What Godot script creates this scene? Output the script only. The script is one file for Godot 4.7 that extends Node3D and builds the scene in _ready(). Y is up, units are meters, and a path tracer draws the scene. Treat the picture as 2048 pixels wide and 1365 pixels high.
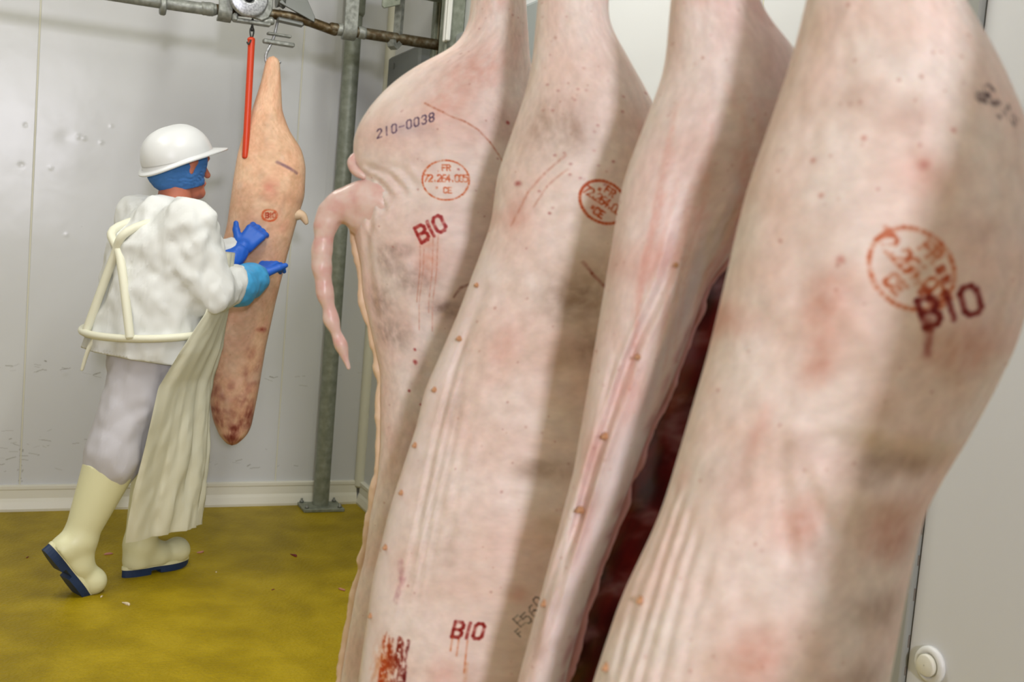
extends Node3D
# A cold room of an abattoir: white sandwich-panel walls, mustard resin floor, half pig carcasses hanging
# in a row from an overhead rail, and a worker in whites pushing another carcass along the far rail.
# Axes: back wall in the plane z = -5.3, side wall in the plane x = 1.6, floor y = 0. Metres.

var rng := RandomNumberGenerator.new()
var M := {}

# ------------------------------------------------------------------ tagging
func tag(o: Node3D, label: String, category := "", group := "", kind := "") -> Node3D:
	if label: o.set_meta("label", label)
	if category: o.set_meta("category", category)
	if group: o.set_meta("group", group)
	if kind: o.set_meta("kind", kind)
	return o

func thing(called: String, at: Vector3, label: String, category: String, group := "", kind := "") -> Node3D:
	var o := Node3D.new()
	o.name = called
	o.position = at
	add_child(o, true)
	return tag(o, label, category, group, kind)

func part(called: String, mesh: Mesh, m: Material, parent: Node3D, at := Vector3.ZERO, rot := Vector3.ZERO) -> MeshInstance3D:
	var o := MeshInstance3D.new()
	o.name = called
	o.mesh = mesh
	o.material_override = m
	o.position = at
	o.rotation = rot
	o.cast_shadow = GeometryInstance3D.SHADOW_CASTING_SETTING_ON
	parent.add_child(o, true)
	return o

# ------------------------------------------------------------------ materials
func sm(c: Color, rough := 0.6, metal := 0.0, spec := 0.5) -> StandardMaterial3D:
	var m := StandardMaterial3D.new()
	m.albedo_color = c
	m.roughness = rough
	m.metallic = metal
	m.metallic_specular = spec
	return m

func rgb8(r: float, g: float, b: float) -> Color:
	return Color(r / 255.0, g / 255.0, b / 255.0)

func noise_tex(seed_: int, freq: float, octaves: int, cols: Array, stops: Array, size := 512) -> NoiseTexture2D:
	var n := FastNoiseLite.new()
	n.seed = seed_
	n.noise_type = FastNoiseLite.TYPE_SIMPLEX_SMOOTH
	n.frequency = freq
	n.fractal_octaves = octaves
	var t := NoiseTexture2D.new()
	t.width = size
	t.height = size
	t.seamless = true
	t.noise = n
	if cols.size():
		var g := Gradient.new()
		g.offsets = PackedFloat32Array(stops)
		g.colors = PackedColorArray(cols)
		t.color_ramp = g
	return t

func tri(m: StandardMaterial3D, scale: float, world := true) -> StandardMaterial3D:
	m.uv1_triplanar = true
	m.uv1_world_triplanar = world
	m.uv1_scale = Vector3.ONE * scale
	return m

# ------------------------------------------------------------------ mesh builders
func grid_mesh(P: PackedVector3Array, nu: int, nv: int, closed_u := false, uv := PackedVector2Array()) -> ArrayMesh:
	# nu columns, nv rows; outside is where u runs right and v runs up
	var N := PackedVector3Array()
	N.resize(P.size())
	for j in nv:
		for i in nu:
			var i0: int = (i - 1 + nu) % nu if closed_u else maxi(i - 1, 0)
			var i1: int = (i + 1) % nu if closed_u else mini(i + 1, nu - 1)
			if closed_u and i == 0: i0 = nu - 2
			if closed_u and i == nu - 1: i1 = 1
			var du: Vector3 = P[j * nu + i1] - P[j * nu + i0]
			var dv: Vector3 = P[mini(j + 1, nv - 1) * nu + i] - P[maxi(j - 1, 0) * nu + i]
			var n := du.cross(dv)
			N[j * nu + i] = n.normalized() if n.length_squared() > 1e-18 else Vector3.UP
	var I := PackedInt32Array()
	I.resize((nu - 1) * (nv - 1) * 6)
	var k := 0
	for j in nv - 1:
		for i in nu - 1:
			var a := j * nu + i
			I[k] = a; I[k + 1] = a + nu; I[k + 2] = a + nu + 1
			I[k + 3] = a; I[k + 4] = a + nu + 1; I[k + 5] = a + 1
			k += 6
	var A := []
	A.resize(Mesh.ARRAY_MAX)
	A[Mesh.ARRAY_VERTEX] = P
	A[Mesh.ARRAY_NORMAL] = N
	A[Mesh.ARRAY_INDEX] = I
	if uv.size(): A[Mesh.ARRAY_TEX_UV] = uv
	var m := ArrayMesh.new()
	m.add_surface_from_arrays(Mesh.PRIMITIVE_TRIANGLES, A)
	return m

func quad(st: SurfaceTool, a: Vector3, b: Vector3, c: Vector3, d: Vector3) -> void:
	# corners listed clockwise as seen from outside
	for v in [a, b, c, a, c, d]: st.add_vertex(v)

func bbox(s: Vector3, bev := 0.004, uvo := Vector2.ZERO, uvs := 0.0) -> ArrayMesh:
	# a box with chamfered edges, centred; uv is taken from x and y in metres
	var st := SurfaceTool.new()
	st.begin(Mesh.PRIMITIVE_TRIANGLES)
	st.set_smooth_group(-1)
	var h := s * 0.5
	var V := func(ax: int, sg: Vector3) -> Vector3:
		var v := Vector3(sg.x * h.x, sg.y * h.y, sg.z * h.z)
		for q in 3:
			if q != ax: v[q] -= sg[q] * bev
		return v
	var tri_out := func(pts: Array) -> void:
		var cen := Vector3.ZERO
		for p in pts: cen += p
		cen /= pts.size()
		var nrm: Vector3 = (pts[1] - pts[0]).cross(pts[2] - pts[0])
		var ps: Array = pts.duplicate()
		if nrm.dot(cen) > 0.0: ps.reverse()
		for t in range(1, ps.size() - 1):
			for v in [ps[0], ps[t], ps[t + 1]]:
				st.set_uv(Vector2((v.x + uvo.x) * uvs, 1.0 - (v.y + uvo.y) * uvs))
				st.add_vertex(v)
	for ax in 3:
		var b1 := (ax + 1) % 3
		var b2 := (ax + 2) % 3
		for sg in [-1.0, 1.0]:
			var f := []
			for c in [[-1, -1], [1, -1], [1, 1], [-1, 1]]:
				var q := Vector3.ZERO
				q[ax] = sg; q[b1] = c[0]; q[b2] = c[1]
				f.append(V.call(ax, q))
			tri_out.call(f)
	for ax in 3:
		var b1 := (ax + 1) % 3
		var b2 := (ax + 2) % 3
		for s1 in [-1.0, 1.0]:
			for s2 in [-1.0, 1.0]:
				var qa := Vector3.ZERO
				qa[ax] = -1; qa[b1] = s1; qa[b2] = s2
				var qb := qa
				qb[ax] = 1
				tri_out.call([V.call(b1, qa), V.call(b1, qb), V.call(b2, qb), V.call(b2, qa)])
	for sx in [-1.0, 1.0]:
		for sy in [-1.0, 1.0]:
			for sz in [-1.0, 1.0]:
				var q := Vector3(sx, sy, sz)
				tri_out.call([V.call(0, q), V.call(1, q), V.call(2, q)])
	st.generate_normals()
	return st.commit()

func extrude(poly: PackedVector2Array, depth: float, bev := 0.003) -> ArrayMesh:
	# an outline in x and y given thickness along z, centred on z = 0
	var pts := poly
	if Geometry2D.is_polygon_clockwise(pts):
		pts = pts.duplicate()
		pts.reverse()
	var ins := pts
	var sh := Geometry2D.offset_polygon(pts, -bev, Geometry2D.JOIN_MITER)
	if sh.size() == 1 and sh[0].size() == pts.size():
		# match the start of the inset outline with the outer one
		var best := 0
		for i in sh[0].size():
			if sh[0][i].distance_to(pts[0]) < sh[0][best].distance_to(pts[0]): best = i
		ins = PackedVector2Array()
		for i in pts.size(): ins.append(sh[0][(best + i) % pts.size()])
	var st := SurfaceTool.new()
	st.begin(Mesh.PRIMITIVE_TRIANGLES)
	st.set_smooth_group(-1)
	var z := depth * 0.5
	var T := Geometry2D.triangulate_polygon(ins)
	for i in range(0, T.size(), 3):
		var a := ins[T[i]]
		var b := ins[T[i + 1]]
		var c := ins[T[i + 2]]
		if (b - a).cross(c - a) > 0.0:
			var t := b
			b = c
			c = t
		for v in [a, b, c]: st.add_vertex(Vector3(v.x, v.y, z))
		for v in [a, c, b]: st.add_vertex(Vector3(v.x, v.y, -z))
	var n := pts.size()
	for i in n:
		var j := (i + 1) % n
		var o0 := pts[i]
		var o1 := pts[j]
		var i0 := ins[i]
		var i1 := ins[j]
		quad(st, Vector3(o0.x, o0.y, z - bev), Vector3(i0.x, i0.y, z), Vector3(i1.x, i1.y, z), Vector3(o1.x, o1.y, z - bev))
		quad(st, Vector3(o0.x, o0.y, -z + bev), Vector3(o0.x, o0.y, z - bev), Vector3(o1.x, o1.y, z - bev), Vector3(o1.x, o1.y, -z + bev))
		quad(st, Vector3(i0.x, i0.y, -z), Vector3(o0.x, o0.y, -z + bev), Vector3(o1.x, o1.y, -z + bev), Vector3(i1.x, i1.y, -z))
	st.generate_normals()
	return st.commit()

func tube(path: Array, radii: Array, ns := 16, squash := 1.0, bump := 0.0, seed_ := 1) -> ArrayMesh:
	# a tube along a smooth path through the points, closed and rounded at both ends
	var C := Curve3D.new()
	var np := path.size()
	for i in np:
		var tg: Vector3 = (path[mini(i + 1, np - 1)] - path[maxi(i - 1, 0)]) / 6.0
		C.add_point(path[i], -tg, tg)
	var nz := FastNoiseLite.new()
	nz.seed = seed_
	nz.frequency = 30.0
	var seg := maxi((np - 1) * 6, 2)
	var cen := []
	var rad := []
	for s in seg + 1:
		var t := float(s) / seg * (np - 1)
		var i := mini(int(t), np - 2)
		cen.append(C.sample(i, t - i))
		rad.append(lerpf(radii[mini(i, radii.size() - 1)], radii[mini(i + 1, radii.size() - 1)], t - i))
	var P := PackedVector3Array()
	var rows := 0
	var ref := Vector3.UP
	var d0: Vector3 = (cen[1] - cen[0]).normalized()
	if absf(d0.y) > 0.9: ref = Vector3.RIGHT
	for s in range(-3, seg + 4):
		var k := clampi(s, 0, seg)
		var d: Vector3 = (cen[mini(k + 1, seg)] - cen[maxi(k - 1, 0)]).normalized()
		var x := ref.cross(d).normalized()
		var y := d.cross(x)
		ref = y
		var r: float = rad[k]
		var c: Vector3 = cen[k]
		if s < 0:
			var q := float(-s) / 3.0
			c -= d * r * sin(q * PI / 2) * 0.6
			r *= cos(q * PI / 2)
		elif s > seg:
			var q := float(s - seg) / 3.0
			c += d * r * sin(q * PI / 2) * 0.6
			r *= cos(q * PI / 2)
		for i in ns + 1:
			var a := TAU * float(i % ns) / ns
			var v := x * cos(a) * squash + y * sin(a)
			var rr := r
			if bump > 0.0: rr += bump * nz.get_noise_3dv(c + v * r) * minf(1.0, r / 0.004)
			P.append(c + v * rr)
		rows += 1
	return grid_mesh(P, ns + 1, rows, true)

func lathe(prof: Array, ns := 32) -> ArrayMesh:
	# profile of (radius, height) turned round y, listed from the bottom up
	var P := PackedVector3Array()
	for p in prof:
		for i in ns + 1:
			var a := -TAU * float(i % ns) / ns
			P.append(Vector3(p.x * cos(a), p.y, p.x * sin(a)))
	return grid_mesh(P, ns + 1, prof.size(), true)

# ------------------------------------------------------------------ soft bodies: tapered capsules joined by a smooth minimum, meshed as surface nets
func soft(bones: Array, k: float, cell: float, amp := 0.0, stretch := Vector3.ONE, freq := 12.0, cuts := [], into: SurfaceTool = null, carve := []) -> ArrayMesh:
	var lo := Vector3.INF
	var hi := -Vector3.INF
	for b in bones:
		for q in 2:
			var r: float = b[2 + q] + k * 0.3 + cell * 3.0
			lo = lo.min(b[q] - Vector3.ONE * r)
			hi = hi.max(b[q] + Vector3.ONE * r)
	var nx := int((hi.x - lo.x) / cell) + 2
	var ny := int((hi.y - lo.y) / cell) + 2
	var nz := int((hi.z - lo.z) / cell) + 2
	var F := PackedFloat32Array()
	F.resize(nx * ny * nz)
	F.fill(0.2)
	for b in bones:
		field(F, b, k, cell, lo, nx, ny, nz, false)
	for b in carve:
		field(F, b, k * 0.5, cell, lo, nx, ny, nz, true)
	var near := cell * 2.6
	if amp > 0.0 or cuts.size():
		var n := FastNoiseLite.new()
		n.seed = 5
		n.frequency = freq
		n.fractal_octaves = 2
		var id := 0
		for z in nz:
			for y in ny:
				for x in nx:
					var f := F[id]
					if f < near and f > -near * 2.0 or f < 0.0 and cuts.size():
						var p := lo + Vector3(x, y, z) * cell
						if amp > 0.0 and absf(f) < near * 2.0: f += amp * n.get_noise_3dv(p * stretch)
						for c in cuts: f = maxf(f, c.distance_to(p))
						F[id] = f
					id += 1
	# surface nets
	var V := PackedVector3Array()
	var N := PackedVector3Array()
	var idx := PackedInt32Array()
	idx.resize(nx * ny * nz)
	idx.fill(-1)
	var sy := nx
	var sz := nx * ny
	var off := [0, 1, sy, sy + 1, sz, sz + 1, sz + sy, sz + sy + 1]
	var E := [[0, 1], [2, 3], [4, 5], [6, 7], [0, 2], [1, 3], [4, 6], [5, 7], [0, 4], [1, 5], [2, 6], [3, 7]]
	var cr := [Vector3(0, 0, 0), Vector3(1, 0, 0), Vector3(0, 1, 0), Vector3(1, 1, 0), Vector3(0, 0, 1), Vector3(1, 0, 1), Vector3(0, 1, 1), Vector3(1, 1, 1)]
	var far := cell * 4.0
	for z in nz - 1:
		for y in ny - 1:
			var base := z * sz + y * sy
			for x in nx - 1:
				var i := base + x
				if absf(F[i]) > far: continue
				var g0 := F[i]
				var g1 := F[i + 1]
				var g2 := F[i + sy]
				var g3 := F[i + sy + 1]
				var g4 := F[i + sz]
				var g5 := F[i + sz + 1]
				var g6 := F[i + sz + sy]
				var g7 := F[i + sz + sy + 1]
				var neg := int(g0 < 0) + int(g1 < 0) + int(g2 < 0) + int(g3 < 0) + int(g4 < 0) + int(g5 < 0) + int(g6 < 0) + int(g7 < 0)
				if neg == 0 or neg == 8: continue
				var g := [g0, g1, g2, g3, g4, g5, g6, g7]
				var s := Vector3.ZERO
				var c := 0
				for e in E:
					var a: float = g[e[0]]
					var b: float = g[e[1]]
					if (a < 0) != (b < 0):
						s += cr[e[0]].lerp(cr[e[1]], a / (a - b))
						c += 1
				idx[i] = V.size()
				V.append(lo + (Vector3(x, y, z) + s / c) * cell)
				N.append(Vector3(g1 + g3 + g5 + g7 - g0 - g2 - g4 - g6, g2 + g3 + g6 + g7 - g0 - g1 - g4 - g5, g4 + g5 + g6 + g7 - g0 - g1 - g2 - g3).normalized())
	var I := PackedInt32Array()
	for z in range(1, nz - 1):
		for y in range(1, ny - 1):
			for x in range(1, nx - 1):
				var i := z * sz + y * sy + x
				if idx[i] < 0: continue
				var a := F[i] < 0
				for ax in 3:
					var st: int = [1, sy, sz][ax]
					if a == (F[i + st] < 0): continue
					var u: int = [sy, sz, 1][ax]
					var w: int = [sz, 1, sy][ax]
					var q0 := idx[i]
					var q1 := idx[i - u]
					var q2 := idx[i - u - w]
					var q3 := idx[i - w]
					if q1 < 0 or q2 < 0 or q3 < 0: continue
					if a:
						I.append_array([q0, q3, q2, q0, q2, q1])
					else:
						I.append_array([q0, q1, q2, q0, q2, q3])
	var A := []
	A.resize(Mesh.ARRAY_MAX)
	A[Mesh.ARRAY_VERTEX] = V
	A[Mesh.ARRAY_NORMAL] = N
	A[Mesh.ARRAY_INDEX] = I
	var m := ArrayMesh.new()
	m.add_surface_from_arrays(Mesh.PRIMITIVE_TRIANGLES, A)
	if into: into.append_from(m, 0, Transform3D())
	return m

func field(F: PackedFloat32Array, b: Array, k: float, cell: float, lo: Vector3, nx: int, ny: int, nz: int, sub: bool) -> void:
	var a: Vector3 = b[0]
	var ab: Vector3 = b[1] - b[0]
	var ra: float = b[2]
	var dr: float = b[3] - b[2]
	var L2 := maxf(ab.length_squared(), 1e-9)
	var R := maxf(b[2], b[3]) + k + cell * 3.0
	var l := ((a.min(b[1]) - Vector3.ONE * R - lo) / cell).floor().max(Vector3.ZERO)
	var h := ((a.max(b[1]) + Vector3.ONE * R - lo) / cell).ceil().min(Vector3(nx - 1, ny - 1, nz - 1))
	for z in range(int(l.z), int(h.z) + 1):
		for y in range(int(l.y), int(h.y) + 1):
			var i := (z * ny + y) * nx + int(l.x)
			var p := lo + Vector3(l.x, y, z) * cell - a
			for x in range(int(l.x), int(h.x) + 1):
				var t := clampf(p.dot(ab) / L2, 0.0, 1.0)
				var d := (p - ab * t).length() - ra - dr * t
				var f := F[i]
				if sub: d = -d
				var q := k - absf(f - d)
				if sub:
					if d > f or q > 0.0: F[i] = maxf(f, d) + (q * q / k * 0.25 if q > 0.0 else 0.0)
				elif q > 0.0: F[i] = minf(f, d) - q * q / k * 0.25
				elif d < f: F[i] = d
				i += 1
				p.x += cell

# ------------------------------------------------------------------ painting skin
const GLYPH := {
	"0": "10 01 05 16 36 45 41 30 10", "1": "20 26", "2": "05 16 36 45 44 00 40", "3": "05 16 36 45 44 33 23|33 42 41 30 10 01", "4": "30 36 02 42",
	"5": "46 06 04 34 43 41 30 10 01", "6": "46 26 04 01 10 30 41 42 33 13 02", "7": "06 46 10", "8": "13 04 05 16 36 45 44 33 13 02 01 10 30 41 42 33",
	"B": "00 06 36 45 44 33 03|33 42 41 30 00", "I": "20 26", "O": "10 01 05 16 36 45 41 30 10", "F": "00 06 46|03 33", "R": "00 06 36 45 44 33 03|23 40",
	"C": "45 36 16 05 01 10 30 41", "E": "46 06 00 40|03 33", "-": "03 43", ".": "20 21", "*": "12 34|14 32", " ": ""}

func pc(x: float, e: float) -> float:
	return signf(x) * pow(absf(x), e)

func spans(d: Dictionary, y: float) -> Array:
	# left and right edge of a carcass at height y
	var t := clampf((y - d.y0) / (d.y1 - d.y0) * (d.n - 1), 0.0, d.n - 1.001)
	var i := int(t)
	return [lerpf(d.l[i], d.l[i + 1], t - i), lerpf(d.r[i], d.r[i + 1], t - i)]

func skin_uv(d: Dictionary, p: Vector2) -> Vector2:
	var s := spans(d, p.y)
	var c: float = (s[0] + s[1]) / 2
	var w: float = maxf((s[1] - s[0]) / 2, 0.001)
	var t := clampf((p.x - c) / w, -1.0, 1.0)
	return Vector2(acos(-pc(t, d.p / 2.0)) / PI, 1.0 - (p.y - d.y0) / (d.y1 - d.y0))

func stroke(im: Image, d: Dictionary, pts: Array, width: float, col: Color, rough := 0.35, soften := 0.5) -> void:
	var sz := Vector2(im.get_size())
	for k in pts.size() - 1:
		var a: Vector2 = pts[k]
		var b: Vector2 = pts[k + 1]
		var ta := skin_uv(d, a) * sz
		var tb := skin_uv(d, b) * sz
		var mid := (a + b) / 2
		var e := 0.003
		var kx := absf(skin_uv(d, mid + Vector2(e, 0)).x - skin_uv(d, mid - Vector2(e, 0)).x) * sz.x / (2 * e)
		var ky: float = sz.y / (d.y1 - d.y0)
		kx = maxf(kx, 50.0)
		var pad := Vector2(kx, ky) * width * 1.2 + Vector2.ONE
		var lo := (ta.min(tb) - pad).floor().clamp(Vector2.ZERO, sz - Vector2.ONE)
		var hi := (ta.max(tb) + pad).ceil().clamp(Vector2.ZERO, sz - Vector2.ONE)
		var sc := Vector2(1.0 / kx, 1.0 / ky)
		var ab := (tb - ta) * sc
		var L2 := maxf(ab.length_squared(), 1e-12)
		for y in range(int(lo.y), int(hi.y) + 1):
			for x in range(int(lo.x), int(hi.x) + 1):
				var p := (Vector2(x, y) + Vector2(0.5, 0.5) - ta) * sc
				var dist := (p - ab * clampf(p.dot(ab) / L2, 0.0, 1.0)).length()
				var al := 1.0 - smoothstep(width * (1.0 - soften) * 0.5, width * (1.0 + soften) * 0.5, dist)
				if al <= 0.0: continue
				if rough > 0.0: al *= clampf(1.0 - rough + rough * 2.2 * ink.get_noise_2d(x, y), 0.0, 1.0)
				var o := im.get_pixel(x, y)
				im.set_pixel(x, y, o.lerp(Color(col.r, col.g, col.b), al * col.a))

var ink := FastNoiseLite.new()

func lettering(im: Image, d: Dictionary, text: String, at: Vector2, h: float, ang: float, width: float, col: Color, slant := 0.0, pitch := 0.78, rough := 0.35, soften := 0.5) -> void:
	# centred on at; h is the height of a letter in metres, ang its turn
	var n := text.length()
	for q in n:
		var g: String = GLYPH[text[q]]
		var x0 := (q - (n - 1) / 2.0) * h * pitch
		for line in g.split("|", false):
			var pts := []
			for tok in line.split(" ", false):
				var v := Vector2((float(tok[0]) - 2.0) / 4.0 * h * 0.58, (float(tok[1]) - 3.0) / 6.0 * h)
				v.x += v.y * slant + x0
				pts.append(at + v.rotated(ang))
			stroke(im, d, pts, width, col, rough, soften)

func ring(im: Image, d: Dictionary, at: Vector2, rx: float, ry: float, ang: float, width: float, col: Color, rough := 0.4, soften := 0.5) -> void:
	var pts := []
	for i in 41:
		var a := TAU * i / 40.0
		pts.append(at + Vector2(cos(a) * rx, sin(a) * ry).rotated(ang))
	stroke(im, d, pts, width, col, rough, soften)

func dab(im: Image, d: Dictionary, at: Vector2, rx: float, ry: float, col: Color, grain := 0.3) -> void:
	# a soft spot
	var sz := Vector2(im.get_size())
	var c := skin_uv(d, at) * sz
	var kx := maxf(absf(skin_uv(d, at + Vector2(0.003, 0)).x - skin_uv(d, at - Vector2(0.003, 0)).x) * sz.x / 0.006, 50.0)
	var r := Vector2(rx * kx, ry * sz.y / (d.y1 - d.y0))
	for y in range(maxi(0, int(c.y - r.y)), mini(int(sz.y) - 1, int(c.y + r.y) + 1) + 1):
		for x in range(maxi(0, int(c.x - r.x)), mini(int(sz.x) - 1, int(c.x + r.x) + 1) + 1):
			var q := (Vector2(x, y) - c) / r
			var t := 1.0 - q.length()
			if t <= 0.0: continue
			t = t * t * (3 - 2 * t) * clampf(1.0 - grain + grain * 2.0 * ink.get_noise_2d(x * 0.6, y * 0.6), 0.0, 1.0)
			im.set_pixel(x, y, im.get_pixel(x, y).lerp(Color(col.r, col.g, col.b), t * col.a))

func base_skin(seed_: int, w: int, h: int, pale: Color, pink: Color, dull: Color, d: Dictionary) -> Image:
	# the mottled skin colour at low resolution, enlarged: pale fat showing through, pink patches, a dull scurf
	var lw := w / 3
	var lh := h / 3
	var im := Image.create(lw, lh, false, Image.FORMAT_RGB8)
	var n := FastNoiseLite.new()
	n.seed = seed_
	n.frequency = 1.0
	n.fractal_octaves = 4
	var ww := 0.3
	var hh: float = d.y1 - d.y0
	for y in lh:
		var wy: float = hh * (1.0 - float(y) / lh)
		for x in lw:
			var wx := ww * x / lw
			var a := clampf(0.45 + n.get_noise_2d(wx * 9, wy * 7) * 1.1, 0.0, 1.0)
			var b := clampf(0.05 + n.get_noise_2d(wx * 22 + 50, wy * 9) * 1.1, 0.0, 1.0)
			var g := n.get_noise_2d(wx * 60 + 9, wy * 40) * 0.05 + n.get_noise_2d(wx * 110 + 30, wy * 420) * 0.018
			var c := pale.lerp(pink, a * 0.6).lerp(dull, b * 0.35)
			im.set_pixel(x, y, Color(c.r + g, c.g + g, c.b + g))
	im.resize(w, h, Image.INTERPOLATE_CUBIC)
	for i in 160:
		# flea-bite specks and small bruises
		var yy: float = rng.randf_range(d.y0 + 0.1, d.y1 - 0.2)
		var s := spans(d, yy)
		var p := Vector2(rng.randf_range(s[0], s[1]), yy)
		var r := rng.randf_range(0.0015, 0.0035)
		dab(im, d, p, r, r, Color(0.62, 0.33, 0.27, rng.randf_range(0.1, 0.45)), 0.0)
	for i in 34:
		var yy: float = rng.randf_range(d.y0 + 0.1, d.y1 - 0.2)
		var s := spans(d, yy)
		var p := Vector2(rng.randf_range(s[0], s[1]), yy)
		dab(im, d, p, rng.randf_range(0.012, 0.04), rng.randf_range(0.02, 0.06), [Color(0.82, 0.52, 0.45, 0.3), Color(0.55, 0.42, 0.36, 0.2), Color(0.9, 0.82, 0.78, 0.35)][i % 3], 0.2)
	return im

# ------------------------------------------------------------------ carcasses
func fill_rows(d: Dictionary) -> void:
	# edges of the carcass at d.n heights, smoothed
	for key in [["L", "l"], ["R", "r"]]:
		var src: Array = d[key[0]]
		src.sort_custom(func(a, b): return a.x < b.x)
		var out := PackedFloat32Array()
		out.resize(d.n)
		for i in d.n:
			var y: float = lerpf(d.y0, d.y1, float(i) / (d.n - 1))
			var j := 0
			while j < src.size() - 2 and src[j + 1].x < y: j += 1
			var t := clampf((y - src[j].x) / maxf(src[j + 1].x - src[j].x, 1e-6), 0.0, 1.0)
			out[i] = lerpf(src[j].y, src[j + 1].y, t)
		for pass_ in d.get("smooth", 10):
			var cp := out.duplicate()
			for i in range(1, d.n - 1): out[i] = (cp[i - 1] + cp[i] * 2 + cp[i + 1]) / 4
		d[key[1]] = out

func prof(tab: Array, y: float) -> float:
	# table of (height, value), from the bottom up, eased
	if y <= tab[0].x: return tab[0].y
	for i in tab.size() - 1:
		if y <= tab[i + 1].x: return lerpf(tab[i].y, tab[i + 1].y, smoothstep(tab[i].x, tab[i + 1].x, y))
	return tab[-1].y

func shell(d: Dictionary, front: bool, nu: int) -> ArrayMesh:
	# one side of a carcass: the skin (front) or the sawn inside (back). d.bump is relief on the skin in metres
	var P := PackedVector3Array()
	var uv := PackedVector2Array()
	var nv: int = d.n
	var nz := FastNoiseLite.new()
	nz.seed = d.seed
	nz.frequency = 9.0
	nz.fractal_octaves = 3
	var e: float = 2.0 / d.p
	P.resize(nu * nv)
	uv.resize(nu * nv)
	for j in nv:
		var y: float = lerpf(d.y0, d.y1, float(j) / (nv - 1))
		var c: float = (d.l[j] + d.r[j]) / 2
		var w: float = (d.r[j] - d.l[j]) / 2
		var D := prof(d.D, y)
		var B: float = d.B
		var cap := minf(1.0, minf((y - d.y0) / 0.06, (d.y1 - y) / 0.03))
		cap = sqrt(maxf(0.0, 1.0 - (1.0 - cap) * (1.0 - cap)))
		w *= maxf(cap, 0.02)
		D *= maxf(cap, 0.02)
		for i in nu:
			var f: float = PI * i / (nu - 1)
			if not front: f = PI + f
			var a := c - w * pc(cos(f), e)
			var s := pc(sin(f), e)
			var arch: float = d.get("arch", 0.0)
			var s01 := (a - c) / maxf(w, 0.001)
			var z := s * (D if front else B * cap) + arch * (1.0 - s01 * s01)
			if front:
				z += (nz.get_noise_3d(a * 1.0, y * 0.7, 3.0) * 0.007 + nz.get_noise_3d(a * 4.0, y * 2.5, 8.0) * 0.0012) * absf(s) * cap
				for cr in d.get("creases", []):
					z -= crease(cr, Vector2(a, y)) * minf(1.0, absf(s) * 1.6)
			else:
				z += nz.get_noise_3d(a * 2, y * 2, 0.0) * 0.01 * absf(s)
				z += sin(y * 95.0 + a * 14.0) * d.get("ribs", 0.0) * absf(s)
			P[j * nu + i] = Vector3(a, y - d.y0, z)
			uv[j * nu + i] = Vector2(float(i) / (nu - 1), 1.0 - float(j) / (nv - 1))
	return grid_mesh(P, nu, nv, false, uv)

func crease(cr: Array, p: Vector2) -> float:
	# [points, half width, depth]: a groove with a soft lip, fading at its ends
	var pts: Array = cr[0]
	var best := 9.0
	var n := pts.size()
	var w: float = cr[1]
	if p.y > maxf(pts[0].y, pts[-1].y) + w or p.y < minf(pts[0].y, pts[-1].y) - w * 3.0: return 0.0
	var along := 0.0
	for k in n - 1:
		var a: Vector2 = pts[k]
		var ab: Vector2 = pts[k + 1] - a
		var t := clampf((p - a).dot(ab) / ab.length_squared(), 0.0, 1.0)
		var q := (p - a - ab * t).length()
		if q < best:
			best = q
			along = (k + t) / (n - 1)
	if best > w * 3.2: return 0.0
	var x := best / w
	var fade: float = smoothstep(0.0, 0.15, along) * (1.0 - smoothstep(0.8, 1.0, along)) if cr.size() < 4 else 1.0
	return cr[2] * fade * (exp(-x * x) - 0.35 * exp(-(x - 1.8) * (x - 1.8) * 2.0))

func carcass(d: Dictionary, label: String, tex: Image, group := "pig halves hanging in the near row") -> Node3D:
	var o := thing("pig_carcass", Vector3(d.at.x, d.y0, d.at.y), label, "carcass", group)
	o.rotation.y = -deg_to_rad(d.heading)
	var m := sm(Color.WHITE, 0.5, 0.0, 0.4)
	m.albedo_texture = ImageTexture.create_from_image(tex)
	m.subsurf_scatter_enabled = true
	m.subsurf_scatter_strength = 0.18
	m.texture_repeat = false
	part("skin", shell(d, true, d.get("nu", 110)), m, o)
	tag(part("cut_side", shell(d, false, 40), M.meat, o), "sawn inner side, dark red")
	return o

func lp(d: Dictionary, a: float, y: float, z := 0.0) -> Vector3:
	return Vector3(a, y - d.y0, z)

func surf_z(d: Dictionary, a: float, y: float) -> float:
	# how far the skin stands out at (a, y)
	var s := spans(d, y)
	var c: float = (s[0] + s[1]) / 2
	var w: float = (s[1] - s[0]) / 2
	var f := acos(-pc(clampf((a - c) / w, -1, 1), d.p / 2.0))
	return pc(sin(f), 2.0 / d.p) * prof(d.D, y)

func nipple(d: Dictionary, o: Node3D, a: float, y: float, r := 0.0034) -> void:
	var z := surf_z(d, a, y)
	part("nipple", lathe([Vector2(r * 1.7, -0.004), Vector2(r * 1.25, 0.0), Vector2(r * 0.9, r * 0.9), Vector2(r * 0.75, r * 1.7), Vector2(r * 0.4, r * 2.2), Vector2(0.0001, r * 2.3)], 12), M.nipple, o, lp(d, a, y, z - 0.001), Vector3(PI / 2, 0, 0.35))

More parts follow.
